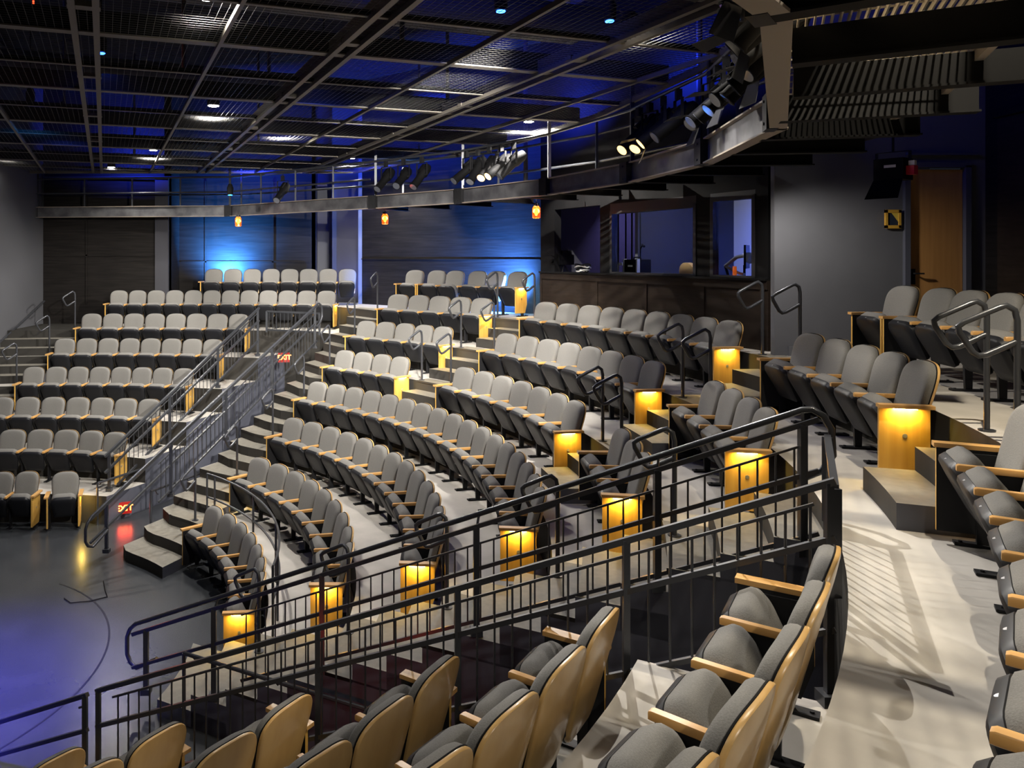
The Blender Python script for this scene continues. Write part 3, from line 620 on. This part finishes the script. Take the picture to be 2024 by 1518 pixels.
# ------------------------------------------------------------------ control booth
def booth():
    A = Vector((9.45, 6.75, 0)); B = Vector((11.42, 1.35, 0)); d = (B - A); L = d.length; d.normalize(); nb = Vector((-d.y, d.x, 0))
    if nb.x < 0: nb = -nb                           # away from the stage
    def tpx(px, n=0):                                # where a pixel column meets the plane n behind the booth front
        k = (px - 752.4) / 1562.8; # (x-CX) = k (y-CY)
        a0 = A.x + nb.x * n - CX - k * (A.y + nb.y * n - CY); a1 = d.x - k * d.y; return -a0 / a1
    M = Matrix(((d.x, nb.x, 0, A.x), (d.y, nb.y, 0, A.y), (0, 0, 1, 0), (0, 0, 0, 1)))
    def bx(mb, t0, t1, z0, z1, n0=0, n1=0.15): mb.box(((t0 + t1) / 2, (n0 + n1) / 2, (z0 + z1) / 2), (t1 - t0, n1 - n0, z1 - z0), M)
    sill = H - 0.33
    mb = MB(); bx(mb, 0, L, 3.0, sill); struct(mb.obj('wall_booth', boothwood), 'dark brown panelled front of the control booth')
    mb = MB()
    for px in (1065, 1180, 1277, 1390, 1506): t = max(0.03, min(L - 0.03, tpx(px))); bx(mb, t - 0.03, t + 0.03, 3.1, sill, -0.015, 0.0)
    bx(mb, 0, L, sill - 0.12, sill, -0.02, 0.0); struct(mb.obj('trim_booth', boothwood))
    mb = MB(); bx(mb, 0, L, sill, sill + 0.03, -0.05, 0.16); struct(mb.obj('trim_booth_sill', black))
    top = H + 0.92; w1, w2, w3, w4 = tpx(1206), tpx(1376), tpx(1404), tpx(1493); o0, o1 = tpx(1096), tpx(1186)
    mb = MB(); bx(mb, 0, L, top, TOP); bx(mb, 0, o0, sill, top); bx(mb, o1, w1, sill, top); bx(mb, w2, w3, sill, top); bx(mb, w4, L, sill, top); struct(mb.obj('wall_booth_upper', black), 'black upper wall of the control booth')
    for i, (a, b, zt) in enumerate(((w1, w2, 0.80), (w3, w4, 0.86))):
        t = empty('window_%d' % (i + 1), (0, 0, 0)); struct(t, 'control booth window in a black frame')
        zt = H + zt; mb = MB(); f = 0.06
        bx(mb, a, b, zt, top, 0, 0.14)
        bx(mb, a, b, zt - f, zt, -0.01, 0.1); bx(mb, a, b, sill + .03, sill + f, -0.01, 0.1); bx(mb, a, a + f, sill, zt, -0.01, 0.1); bx(mb, b - f, b, sill, zt, -0.01, 0.1); mb.obj('window_frame', sash, t)
        mb = MB(); bx(mb, a + f, b - f, sill + f, zt - f, 0.05, 0.06); mb.obj('window_pane', glassm, t)
    mb = MB(); bx(mb, -0.1, L, 3.0, TOP, 3.0, 3.1); bx(mb, L - 0.12, L, 3.0, TOP, 0.15, 3.0); struct(mb.obj('wall_booth_inner', boothin), 'pale inner wall of the control booth')
    mb = MB(); bx(mb, o1 - 0.03, o1 + 0.05, 3, 6.2, 0.78, 3.0); bx(mb, 0.0, 0.05, 3, 6.2, .15, 3.0); struct(mb.obj('wall_booth_divider', wallnavy))
    mb = MB(); bx(mb, 0, L, 6.2, 6.3, 0.15, 3.0); struct(mb.obj('ceiling_booth', ceilm))
    mb = MB(); bx(mb, 0.08, L - 0.16, sill - 0.05, sill + 0.005, 0.17, 0.75); tag(mb.obj('booth_desk', black), 'black worktop behind the control booth windows', 'desk')
    def W(t, n, z): return M @ Vector((t, n, z))
    def E(name, t, n, z, rz=0): return empty(name, W(t, n, z), math.atan2(d.y, d.x) + rz)
    p = W((w1 + w2) / 2 + 0.6, 2.0, 6.0); light('AREA', 'booth_blue_lamp', p, W((w1 + w2) / 2 + 1.2, 3.0, 5.0), (0.08, 0.16, 1.0), 170, 0.4)
    p = W((w1 + w2) / 2 - 0.3, 0.5, 6.0); light('AREA', 'booth_white_fill', p, W((w1 + w2) / 2 + 0.3, 2.0, 4.3), (0.8, 0.82, 1.0), 30, 0.4)  # added inside the booth, stands in for house light on the equipment
    p = W(o0 + 0.5, 1.5, 6.0); light('AREA', 'booth_violet_lamp', p, W(o0 + 0.6, 3.0, 4.8), (0.4, 0.33, 1.0), 60, 0.3)
    z = sill + 0.005
    t = E('amplifier_case', tpx(1260, 0.42), 0.42, z); tag(t, 'black amplifier case with pale edges in the booth window', 'amplifier')
    mb = MB(); mb.box((0, 0, 0.14), (0.34, 0.3, 0.26)); mb.obj('body', black, t)
    mb = MB()
    for x in (-.18, .18): mb.box((x, -.13, .14), (.03, .06, .28))
    mb.obj('corner_strip', lampgrey, t)
    mb = MB(); mb.box((0, -0.152, 0.16), (0.12, 0.01, 0.03)); mb.obj('name_plate', whitep, t)
    mb = MB(); mb.tube([(-.1, -.0, .27), (-.09, 0, .31), (.09, 0, .31), (.1, 0, .27)], .012, 6); mb.obj('carry_handle', iron, t)
    t = E('task_lamp', tpx(1232, 0.4), 0.4, z); tag(t, 'small grey lamp head beside the amplifier case', 'lamp')
    mb = MB(); mb.box((0, 0, 0.19), (0.1, 0.12, 0.05)); mb.obj('lamp_head', lampgrey, t)
    mb = MB(); mb.cyl((0, 0, 0), (0, 0, 0.17), 0.012, 8); mb.cyl((0, 0, 0), (0, 0, 0.015), 0.06, 14); mb.obj('stem', iron, t)
    t = E('microphone_stand', tpx(1266, 0.62), 0.62, z); tag(t, 'slender black microphone stand behind the amplifier case', 'microphone stand')
    mb = MB(); mb.cyl((0, 0, 0), (0, 0, 1.1), 0.012, 8); mb.cyl((0, 0, 0), (0, 0, 0.02), 0.09, 16); mb.obj('pole', iron, t)
    mb = MB(); mb.tube([(0, 0, .46), (.05, 0, .52), (.1, -.03, .53)], .012, 6); mb.cyl((.1, -.03, .53), (.16, -.05, .50), .022, 8); mb.obj('microphone', iron, t)
    for px in (1222, 1237, 1249): 
        mb = MB(); p = W(tpx(px, 0.95), 0.95, 0); mb.cyl((p.x, p.y, sill - 0.05), (p.x, p.y, 6.2), 0.016, 8); tag(mb.obj('hanging_cord', black), 'dark cord hanging inside the left of the booth window', 'cord', 'cords in the booth window')
    t = E('swivel_chair', tpx(1356, 0.95), 0.95, 3.05); tag(t, 'round backed tan stool showing above the booth sill', 'stool')
    mb = MB(); mb.tube([(0, 0.0, 1.52), (0, 0.02, 1.53), (0, .05, 1.53), (0, .07, 1.52)], [.1, .19, .19, .1], 20); mb.obj('back_pad', maple, t, True)
    mb = MB(); mb.cyl((0, 0.09, 1.5), (0, 0.12, 0.9), 0.02, 8); mb.cyl((0, .1, 0), (0, .1, .9), .03, 8); mb.cyl((0, .1, 0), (0, .1, .03), .25, 18); mb.obj('post', iron, t)
    mb = MB(); mb.cyl((0, -.05, .88), (0, -.05, .95), .2, 20); mb.obj('seat', plastic, t)
    t = E('desk_lamp', tpx(1440, 0.3), 0.3, z); tag(t, 'grey jointed desk lamp in the narrow booth window', 'desk lamp'); t.scale = (1.5, 1.5, 1.3)
    mb = MB(); mb.cyl((0, 0, 0), (0, 0, .03), .07, 16); mb.tube([(0, 0, .03), (-.04, 0, .14)], .014, 8); mb.obj('base', iron, t)
    mb = MB(); mb.tube([(-.04, 0, .14), (.1, 0, .24), (.22, 0, .26)], .02, 8); mb.tube([(-.04, 0, .14), (.14, 0, .06), (.2, 0, .05)], .016, 8); mb.obj('arm', lampgrey, t, True)
    mb = MB(); mb.tube([(.2, 0, .27), (.25, 0, .25), (.3, 0, .22)], [.025, .05, .06], 12); mb.obj('lamp_shade', lampgrey, t, True)
    mb = MB(); mb.cyl((.13, -.05, .0), (.13, -.05, .14), .018, 8); tag(mb.obj('amber_bottle', amber, t), 'amber glass', 'x') if False else mb.obj('amber_switch', amber, t)
    t = E('computer_monitor', tpx(1476, 0.42), 0.42, z, R(130)); tag(t, 'thin screen seen edge on in the narrow booth window', 'monitor')
    mb = MB(); mb.box((0, 0, .32), (.55, .03, .34)); mb.obj('screen', iron, t)
    mb = MB(); mb.box((0, .03, .1), (.05, .03, .2)); mb.box((0, .03, .01), (.22, .16, .02)); mb.obj('stand', iron, t)
    t = E('followspot', tpx(1113, 0.25), 0.25, z); tag(t, 'black projector standing at the open end of the booth', 'projector')
    mb = MB(); mb.box((0, 0, .26), (.26, .34, .2)); mb.tube([(0.0, -.17, .27), (0, -.3, .27)], [.07, .085], 14); mb.obj('body', black, t)
    mb = MB(); mb.bar((-.12, -.1, 0), (-.02, 0, .18), .025, .025); mb.bar((.12, -.1, 0), (.02, 0, .18), .025, .025); mb.bar((0, .14, 0), (0, 0, .18), .025, .025); mb.obj('tripod_leg', iron, t)
    mb = MB(); mb.box((0.03, .02, .40), (.18, .2, .09)); mb.obj('top_box', black, t)
    t = E('cable_coil', tpx(1152, 0.25), 0.25, z); tag(t, 'heap of pale and dark cables on the booth ledge', 'cables')
    for i in range(5):
        rr = 0.14 + 0.015 * i; mb = MB(); mb.tube([(rr * math.cos(q * .4) * (1.1 if i % 2 else .9), rr * .6 * math.sin(q * .4), .02 + .035 * i + .02 * math.sin(q * .9 + i)) for q in range(16)], .014, 6, closed=True)
        mb.obj('cable_loop', whitep if i in (1, 3) else black, t, True)
booth()

# ------------------------------------------------------------------ catwalk ring
ZC = H + 1.03
CWA = [-58, -47, -36.7, -17, -2.6, 10.5, 24, 38, 52]
RI, RO = 9.86, 10.95
IN = [pol(RI, a) for a in CWA] + [Vector((2.3, 11.1, 0)), Vector((-2.9, 11.7, 0))]
OUT = [pol(RO, a) for a in CWA] + [Vector((2.5, 11.85, 0)), Vector((-2.9, 12.05, 0))]
def catwalk():
    g = empty('catwalk', (0, 0, ZC)); tag(g, 'curved steel catwalk with grated floor over the seating', 'catwalk')
    Z = lambda p, z: Vector((p.x, p.y, z))
    for i, (a, b) in enumerate(zip(IN[:-1], IN[1:])):
        mb = MB(); d = (b - a).normalized(); e = d * 0.04
        mb.bar(Z(a, .14), Z(b, .14), 0.02, 0.27); mb.bar(Z(a - e, 0.006), Z(b + e, 0.006), 0.13, 0.016, 1); mb.bar(Z(a - e, .275), Z(b + e, .275), 0.12, 0.016, 1); mb.obj('fascia_beam', [beamst, tanst], g)
        mb = MB(); c = OUT[i]; f = OUT[i + 1]; mb.bar(Z(c, .18), Z(f, .18), 0.045, 0.08); mb.obj('outer_beam', tanst, g)
    for p in IN[2:-1]:
        mb = MB(); q = p * (1 - 0.06 / p.length); an = math.atan2(p.y, p.x); M = Matrix.Rotation(an, 4, 'Z'); M.translation = Z(q, .14)
        mb.box((0, 0, 0), (0.09, 0.20, 0.29), M)
        for zz in (-.09, .09): mb.cyl(M @ Vector((-.045, 0, zz)), M @ Vector((-.055, 0, zz)), .012, 8)
        mb.obj('splice_plate', iron, g)
    for a in [-54, -48.2, -42.4, -36.6, -30.8, -25, -19.2, -13.4, -7.6, -1.8, 4, 10, 16, 22, 28, 34, 40, 46, 52]:
        mb = MB(); p, q = pol(RI - 0.02 if a > -17 else RI - .05, a), pol(RO + 0.14, a); mb.bar(Z(p, .10), Z(q, .10), 0.02, 0.2); mb.bar(Z(p, .005), Z(q, .005), 0.12, 0.015); mb.obj('joist', black, g)
    for i in range(len(CWA) - 1):
        mb = MB(); n = 27
        for j in range(n):
            s = (j + 0.5) / n; a = IN[i].lerp(OUT[i], s); b = IN[i + 1].lerp(OUT[i + 1], s); mb.bar(Z(a, .225), Z(b, .225), 0.009, 0.035)
        for j in range(14):
            s = j / 14; mb.bar(Z(IN[i].lerp(IN[i + 1], s), .236), Z(OUT[i].lerp(OUT[i + 1], s), .236), 0.006, 0.01)
        mb.obj('grating', gratm, g)
    for i in range(len(CWA) - 1, len(IN) - 1):
        mb = MB(); mb.add([Z(IN[i], .2), Z(IN[i + 1], .2), Z(OUT[i + 1], .2), Z(OUT[i], .2), Z(IN[i], .23), Z(IN[i + 1], .23), Z(OUT[i + 1], .23), Z(OUT[i], .23)], [(0, 1, 2, 3), (7, 6, 5, 4), (0, 4, 5, 1), (1, 5, 6, 2), (2, 6, 7, 3), (3, 7, 4, 0)]); mb.obj('deck_plate', black, g)
    # hanging posts, lighting pipes and rails
    for i, p in enumerate(IN[2:], 2):
        mb = MB(); mb.bar(Z(p * 1.004, .28), Z(p * 1.004, 1.42), 0.05, 0.05); mb.obj('hanger_post', steel if i != 6 else lampgrey, g)
        mb = MB(); q = OUT[i]; mb.bar(Z(q * .995, .2), Z(q * .995, 1.3), 0.04, 0.04); mb.obj('rail_post', steel, g)
    for z, P_ in ((1.02, IN), (0.62, OUT), (1.1, OUT)):
        mb = MB(); mb.tube([Z(p, z) for p in P_], 0.024, 8); mb.obj('pipe_rail', steel, g, True)
    for a, b in zip(IN[8:-1], IN[9:]):
        for s in (0.25, 0.5, 0.75):
            p = a.lerp(b, s); mb = MB(); mb.bar(Z(p, .28), Z(p, 1.02), 0.035, 0.035); mb.obj('rail_post', steel, g)
    mb = MB(); mb.tube([Z(p * 0.985, 0.62) for p in IN[8:]], 0.02, 8); mb.obj('knee_rail', steel, g, True)
catwalk()
# stage lights hung along the catwalk
def fixture_meshes():
    F = {}
    mb = MB(); mb.tube([(0, 0, 0), (.06, 0, 0), (.2, 0, 0), (.24, 0, 0), (.5, 0, 0), (.52, 0, 0)], [.06, .085, .085, .065, .065, .075], 14); mb.box((.14, 0, .08), (.16, .05, .05)); F['lamp_body'] = mb.mesh('lamp_body', black, True)
    mb = MB(); mb.cyl((.521, 0, 0), (.526, 0, 0), .062, 16); F['lens'] = mb.mesh('lens', lensd, True); F['lens_lit'] = mb.mesh('lens', lensw, True)
    mb = MB(); mb.bar((.22, -.11, 0), (.22, -.11, .2), .006, .03, up=(1, 0, 0)); mb.bar((.22, .11, 0), (.22, .11, .2), .006, .03, up=(1, 0, 0)); mb.bar((.22, -.11, .2), (.22, .11, .2), .03, .006); mb.cyl((.22, -.12, 0), (.22, .12, 0), .012, 8); F['yoke'] = mb.mesh('yoke', iron)
    mb = MB(); mb.box((.22, 0, .25), (.06, .05, .1)); mb.cyl((.22, 0, .2), (.22, 0, .33), .012, 6); F['clamp'] = mb.mesh('clamp', iron)
    mb = MB()
    for sx, sz, a in ((0, 1, 25), (0, -1, -25)): mb.bar((.53, -.08, sz * .075), (.53, .08, sz * .075), .004, .004)
    mb.add([(.53, -.08, .08), (.53, .08, .08), (.66, .11, .15), (.66, -.11, .15), (.53, -.08, .076), (.53, .08, .076), (.66, .11, .146), (.66, -.11, .146)], [(0, 1, 2, 3), (7, 6, 5, 4), (0, 4, 5, 1), (1, 5, 6, 2), (2, 6, 7, 3), (3, 7, 4, 0)])
    mb.add([(.53, -.08, -.08), (.53, .08, -.08), (.66, .11, -.15), (.66, -.11, -.15), (.53, -.08, -.076), (.53, .08, -.076), (.66, .11, -.146), (.66, -.11, -.146)], [(3, 2, 1, 0), (4, 5, 6, 7), (1, 5, 4, 0), (2, 6, 5, 1), (3, 7, 6, 2), (0, 4, 7, 3)])
    F['barn_door'] = mb.mesh('barn_door', iron); return F
FM = fixture_meshes()
def fixture(p, aim, label, lit=False, barn=False, roll=0):
    t = empty('stage_light', p); tag(t, label, 'stage light', 'stage lights along the catwalk')
    d = (Vector(aim) - Vector(p)); az = math.atan2(d.y, d.x); el = math.atan2(d.z, math.hypot(d.x, d.y))
    t.rotation_euler = (0, 0, az)
    body = link('lamp_body', FM['lamp_body'], t); body.rotation_euler = (0, -el, 0); c = Vector((.22, 0, 0)); body.location = c - Matrix.Rotation(-el, 3, 'Y') @ c
    l = link('lens', FM['lens_lit' if lit else 'lens'], body)
    if barn: link('barn_door', FM['barn_door'], body)
    link('yoke', FM['yoke'], t); link('clamp', FM['clamp'], t); t.scale = (1.2, 1.25, 1.2); return t
zpipe = ZC + 1.02 - 0.39
fx = []
for i, a in enumerate([-34.5, -32.4, -30.2, -28, -25.8, -23.6, -21.4, -19.2, -15.8, -13.8, -11.8, -9.8, -7.6, -5.4, -3.9, 1.5, 4, 6.5, 8.5]):
    fx.append((a, i in (16, 17, 18), i % 3 == 1))
for a, lit in ((29, 0), (31, 1), (33, 1), (35, 0), (37, 0), (44, 0), (47, 0), (50, 0)): fx.append((a, bool(lit), False))
names = ['%s of the stage lights along the curved rail, counted from the near end' % n for n in (ORD + ['nineteenth', 'twentieth', 'twenty-first', 'twenty-second', 'twenty-third', 'twenty-fourth', 'twenty-fifth', 'twenty-sixth', 'twenty-seventh'])]
for i, (a, lit, barn) in enumerate(fx):
    # distance to the straight chord between ring corners
    j = max(q for q in range(len(CWA)) if CWA[q] <= a); j = min(j, len(CWA) - 2); half = (CWA[j + 1] - CWA[j]) / 2; m = (CWA[j + 1] + CWA[j]) / 2
    r = RI * math.cos(R(half)) / math.cos(R(a - m))
    p = pol(r, a, zpipe); p -= pol(0.22, a) * -1.0 if False else Vector((0, 0, 0))
    aim = pol(2.5 + (i * 37 % 5) * 0.6, a + 35 * math.sin(i * 1.7), 0.5)
    dirn = Vector((aim.x - p.x, aim.y - p.y, 0)).normalized(); p = p - dirn * 0.264
    fixture(p, aim, ('black stage light with glowing lens, ' if lit else 'black stage light, ') + names[i].replace(' of the stage lights', ''), lit, barn)
p = Vector(cp(570, 380, 1.5)); fixture(p, (1, 2, 0), 'tilted black stage light hung alone below the far rail', False)
# wall-side wash light with red plug
def wash():
    p = Vector((12.0, -0.35, 5.85)); t = empty('wash_light', p, R(215)); tag(t, 'black flood light with open barn doors near the wooden door', 'flood light')
    mb = MB(); mb.box((0, 0, 0), (.26, .3, .24)); mb.box((-.17, 0, 0), (.1, .22, .18)); mb.obj('housing', black, t)
    mb = MB(); mb.box((.02, -.152, .02), (.12, .004, .035)); mb.box((.132, 0.02, .03), (.004, .12, .03)); mb.obj('name_plate', whitep, t)
    mb = MB(); mb.add([(.13, -.15, -.12), (.13, .15, -.12), (.3, .17, -.34), (.3, -.17, -.34), (.134, -.15, -.12), (.134, .15, -.12), (.305, .17, -.34), (.305, -.17, -.34)], [(0, 1, 2, 3), (7, 6, 5, 4), (0, 4, 5, 1), (1, 5, 6, 2), (2, 6, 7, 3), (3, 7, 4, 0)]); mb.obj('barn_door', black, t)
    mb = MB(); mb.box((0, .19, -.02), (.1, .08, .1)); mb.obj('plug', redplug, t); mb = MB(); mb.box((0.01, .2, .06), (.06, .06, .05)); mb.obj('tag', whitep, t)
    mb = MB(); mb.bar((0, -.17, 0), (0, -.17, .2), .03, .008); mb.bar((0, .17, 0), (0, .17, .2), .03, .008); mb.bar((0, -.17, .2), (0, .17, .2), .03, .008); mb.cyl((0, 0, .2), (0, 0, .42), .014, 8); mb.obj('yoke', iron, t)
    Mi = Matrix.Rotation(R(-215), 3, 'Z'); mb = MB(); mb.tube([(0, 0, .42), Mi @ Vector((0, 1.22, .42))], .02, 8); mb.obj('wall_arm', iron, t)
wash()
def sign_frame():
    t = empty('wall_sign', (12.78, 0.86, H + 0.48)); tag(t, 'small ochre framed notice on the grey wall beside the door', 'notice')
    mb = MB()
    for x in (-.085, .085): mb.box((x, 0, 0), (.03, .03, .235))
    for z in (-.1, .1): mb.box((0, 0, z), (.2, .03, .04))
    mb.obj('frame', brass, t)
    mb = MB(); mb.box((0, .005, 0), (.15, .012, .17)); mb.obj('picture', picdark, t)
    mb = MB(); mb.add([(-.02, -.004, .08), (.07, -.004, .08), (.07, -.004, -.04)], [(0, 2, 1)]); mb.obj('picture_corner', picyel, t)
sign_frame()

# ------------------------------------------------------------------ tension grid and what is above it
GP = [(-3.3, 11.3), (5.5, 11.3), (8.7, 6.4), (9.6, 3.1), (9.95, 0.0), (9.7, -3.3), (8.8, -5.8), (7.2, -8.3), (-3.3, -8.3)]
G1 = Vector((-0.33, 0.944, 0)); G2 = Vector((0.944, 0.33, 0)); CC = Vector((CX, CY, 0))
def clip(p, d):
    lo, hi = -1e9, 1e9; n = len(GP)
    for i in range(n):
        a = Vector((*GP[i], 0)); b = Vector((*GP[(i + 1) % n], 0)); e = b - a; nr = Vector((-e.y, e.x, 0))  # polygon runs clockwise: inside is to the right
        den = nr.dot(d); num = nr.dot(a - p)
        if abs(den) < 1e-9:
            if num > 0: pass
            continue
        t = num / den
        if den > 0: hi = min(hi, t)
        else: lo = max(lo, t)
    return (lo, hi) if hi - lo > 0.2 else None
def gridlines(off0, step, n, along, cross):
    for i in range(n):
        o = CC + cross * (off0 + step * i); c = clip(o, along)
        if c: yield i, o + along * c[0], o + along * c[1]
def grid():
    g = empty('tension_grid', (0, 0, GZ)); tag(g, 'steel pipe grid filled with fine wire mesh over the stage', 'tension grid')
    Z = lambda p, z: Vector((p.x, p.y, z))
    for i, a, b in gridlines(-0.17 - 1.29 * 6, 1.29, 14, G1, G2):
        if i % 2 == 0:
            for s in (-.1, .1):
                mb = MB(); q = G2 * s; mb.bar(Z(a + q, -.02), Z(b + q, -.02), 0.06, 0.05); mb.bar(Z(a + q, .07), Z(b + q, .07), 0.02, 0.14); mb.obj('double_beam', pipe, g)
            L = (b - a).length; k = 0.6
            while k < L: mb = MB(); mb.bar(Z(a.lerp(b, k / L) + G2 * -.14, .0), Z(a.lerp(b, k / L) + G2 * .14, .0), .12, .05); k += 2.84; mb.obj('beam_bracket', pipe, g)
        else:
            mb = MB(); mb.bar(Z(a, -.01), Z(b, -.01), 0.04, 0.05); mb.obj('runner', pipe, g)
    for i, a, b in gridlines(5.46 - 1.42 * 4, 1.42, 18, G2, G1):
        mb = MB()
        if i % 2 == 0: mb.bar(Z(a, .12), Z(b, .12), 0.03, 0.22, 1); mb.bar(Z(a, .0), Z(b, .0), 0.13, 0.016); mb.obj('cross_beam', [pipe, black], g)
        else: mb.bar(Z(a, .03), Z(b, .03), 0.045, 0.05, 1); mb.bar(Z(a, -.0), Z(b, -.0), 0.05, 0.012); mb.obj('cross_runner', [pipe, black], g)
    mb = MB()
    for i, a, b in gridlines(-9, 0.075, 240, G1, G2): mb.bar(Z(a, .01), Z(b, .01), 0.004, 0.004)
    for i, a, b in gridlines(-2, 0.075, 330, G2, G1): mb.bar(Z(a, .017), Z(b, .017), 0.004, 0.004)
    o = mb.obj('wire_mesh', wire, g)
    mb = MB()
    for a, b in zip(GP, GP[1:] + GP[:1]): mb.bar((a[0], a[1], 0), (b[0], b[1], 0), 0.06, 0.08)
    mb.obj('edge_rail', pipe, g)
grid()
for i, p in enumerate(DOWN):
    t = empty('downlight', p); tag(t, ['round white downlight at the grid edge over the catwalk', 'round white downlight over the middle block', 'round white downlight over the stage left of centre', 'round white downlight lowest before the far left block', 'round white downlight under the far grid bay beside the double beam', 'round white downlight at the far grid edge near the catwalk', 'round white downlight at the far left of the grid'][i] if i < 7 else 'added round white downlight over the centre of the far grid, between two double beams' if i == 9 else 'round white downlight above the grid, nearer than the picture shows', 'downlight', 'house downlights')
    mb = MB(); mb.tube([(0, 0, -.03), (0, 0, .04), (0, 0, .10)], [.10, .10, .05], 18); mb.obj('housing', black, t, True)
    mb = MB(); mb.cyl((0, 0, -.04), (0, 0, -.032), .085, 18); mb.obj('lens', lampw, t)
# ducts, hanging pipes and blue fixtures above the grid
def above():
    for i, (a, b, r) in enumerate((((-2.5, 4.5, 8.4), (7.6, 8.5, 8.4), .28), ((-2.5, -1.5, 8.4), (9.8, 3.0, 8.4), .3), ((1, -8, 9.1), (-2.3, 9.5, 9.1), .26))):
        mb = MB(); mb.tube([a, b], r, 18); tag(mb.obj('air_duct', duct, smooth=True), ['round metal duct above the far end of the grid', 'round metal duct above the near side of the grid', 'round metal duct running lengthwise above the grid'][i], 'duct')
    for i in range(16):
        x = -2.4 + (i % 4) * 3.1 + random.uniform(-.6, .6); y = -4 + (i // 4) * 4.2 + random.uniform(-.8, .8)
        if math.hypot(x, y) > 11.5: continue
        mb = MB(); mb.cyl((x, y, GZ + 0.12), (x, y, TOP), 0.03, 8); tag(mb.obj('hanger_rod', steel), 'vertical hanger pipe between the grid and the ceiling', 'hanger rod', 'hanger rods above the grid')
    for i, (x, y) in enumerate(((10.6, 2.1), (10.9, 3.2), (10.3, 4.5), (10.0, 5.4), (9.0, 6.8), (10.4, 0.4))):
        mb = MB(); mb.cyl((x * 1.02, y * 1.02, ZC + .25), (x * 1.02, y * 1.02, TOP), 0.045, 8); tag(mb.obj('wall_conduit', wallnavy), 'vertical pipe behind the catwalk rail lit blue', 'pipe', 'vertical pipes behind the catwalk')
    for i, (px, py, m) in enumerate(((125, 222, blueled), (200, 95, blueled), (60, 195, cyanled), (455, 380, cyanled), (1205, 30, blueled), (1290, 195, blueled), (990, 10, blueled), (640, 120, blueled))):
        z = 2.75 if i != 3 else 1.55; q = Vector(cp(px, py, z)); t = empty('blue_fixture', q); tag(t, ['bright blue lamp above the left of the grid', 'blue lamp above the grid near the left double beam', 'cyan lamp above the left grid edge', 'small cyan lamp on the far catwalk', 'blue lamp above the grid beside the nearest downlight', 'blue lamp behind the catwalk rail', 'blue lamp above the top middle of the grid', 'blue lamp over the centre of the grid'][i], 'blue lamp', 'blue lamps above the grid')
        mb = MB(); mb.tube([(0, 0, -.06), (0, 0, .1), (0, 0, .2)], [.07, .08, .04], 12); mb.obj('housing', black, t, True)
        if i != 3: mb = MB(); mb.cyl((0, 0, .2), (0, 0, TOP - q.z), .012, 6); mb.obj('drop_rod', iron, t)
        mb = MB(); mb.cyl((0, 0, -.075), (0, 0, -.065), .05, 12); mb.obj('lens', m, t)
        if i != 3: light('SPOT', 'blue_lamp_beam', q - Vector((0, 0, .1)), q - Vector((0, 0, 3)), (0.02, 0.08 if m is blueled else .3, 1), 30, .05, cone=150, blend=.8)
    mb = MB(); q = cp(66, 25, 2.8); mb.box(q, (.05, .05, .14)); mb.cyl(q, (q[0], q[1], TOP), .01, 6); tag(mb.obj('indicator_lamp', redglow), 'tiny red indicator lamp above the top left of the grid', 'indicator lamp')
above()
# amber pendant lanterns under the catwalk
for i, (px, py, Y) in enumerate(((471, 437, 19.0), (761, 432, 17.6), (1060, 418, 14.8))):
    q = Vector((CX + (px - 752.4) * Y / 1562.8, CY + Y, H + (506.87 - py) * Y / 1562.8)); t = empty('wall_lantern', q)
    tag(t, ['amber jar lamp before the blue lit panel, leftmost of three', 'amber jar lamp beside the diagonal wall, middle of three', 'amber jar lamp by the booth corner, rightmost of three'][i], 'lantern', 'amber lanterns along the rear wall')
    mb = MB(); mb.tube([(0, 0, -.13), (0, 0, -.12), (0, 0, .06), (0, 0, .1)], [.05, .075, .075, .05], 14, caps=False); mb.obj('glass_jar', amber, t, True)
    mb = MB(); mb.tube([(0, 0, -.08), (0, 0, -.03), (0, 0, .05)], [.012, .026, .014], 10); mb.obj('bulb', bulb, t, True)
    mb = MB(); mb.cyl((0, 0, .1), (0, 0, .15), .052, 12); mb.cyl((0, 0, .15), (0, 0, ZC + .1 - q.z), .008, 6); mb.obj('cap', iron, t)
    light('POINT', 'lantern_glow', q, q + Vector((0, 0, -1)), (1, .35, .08), 5, .05)
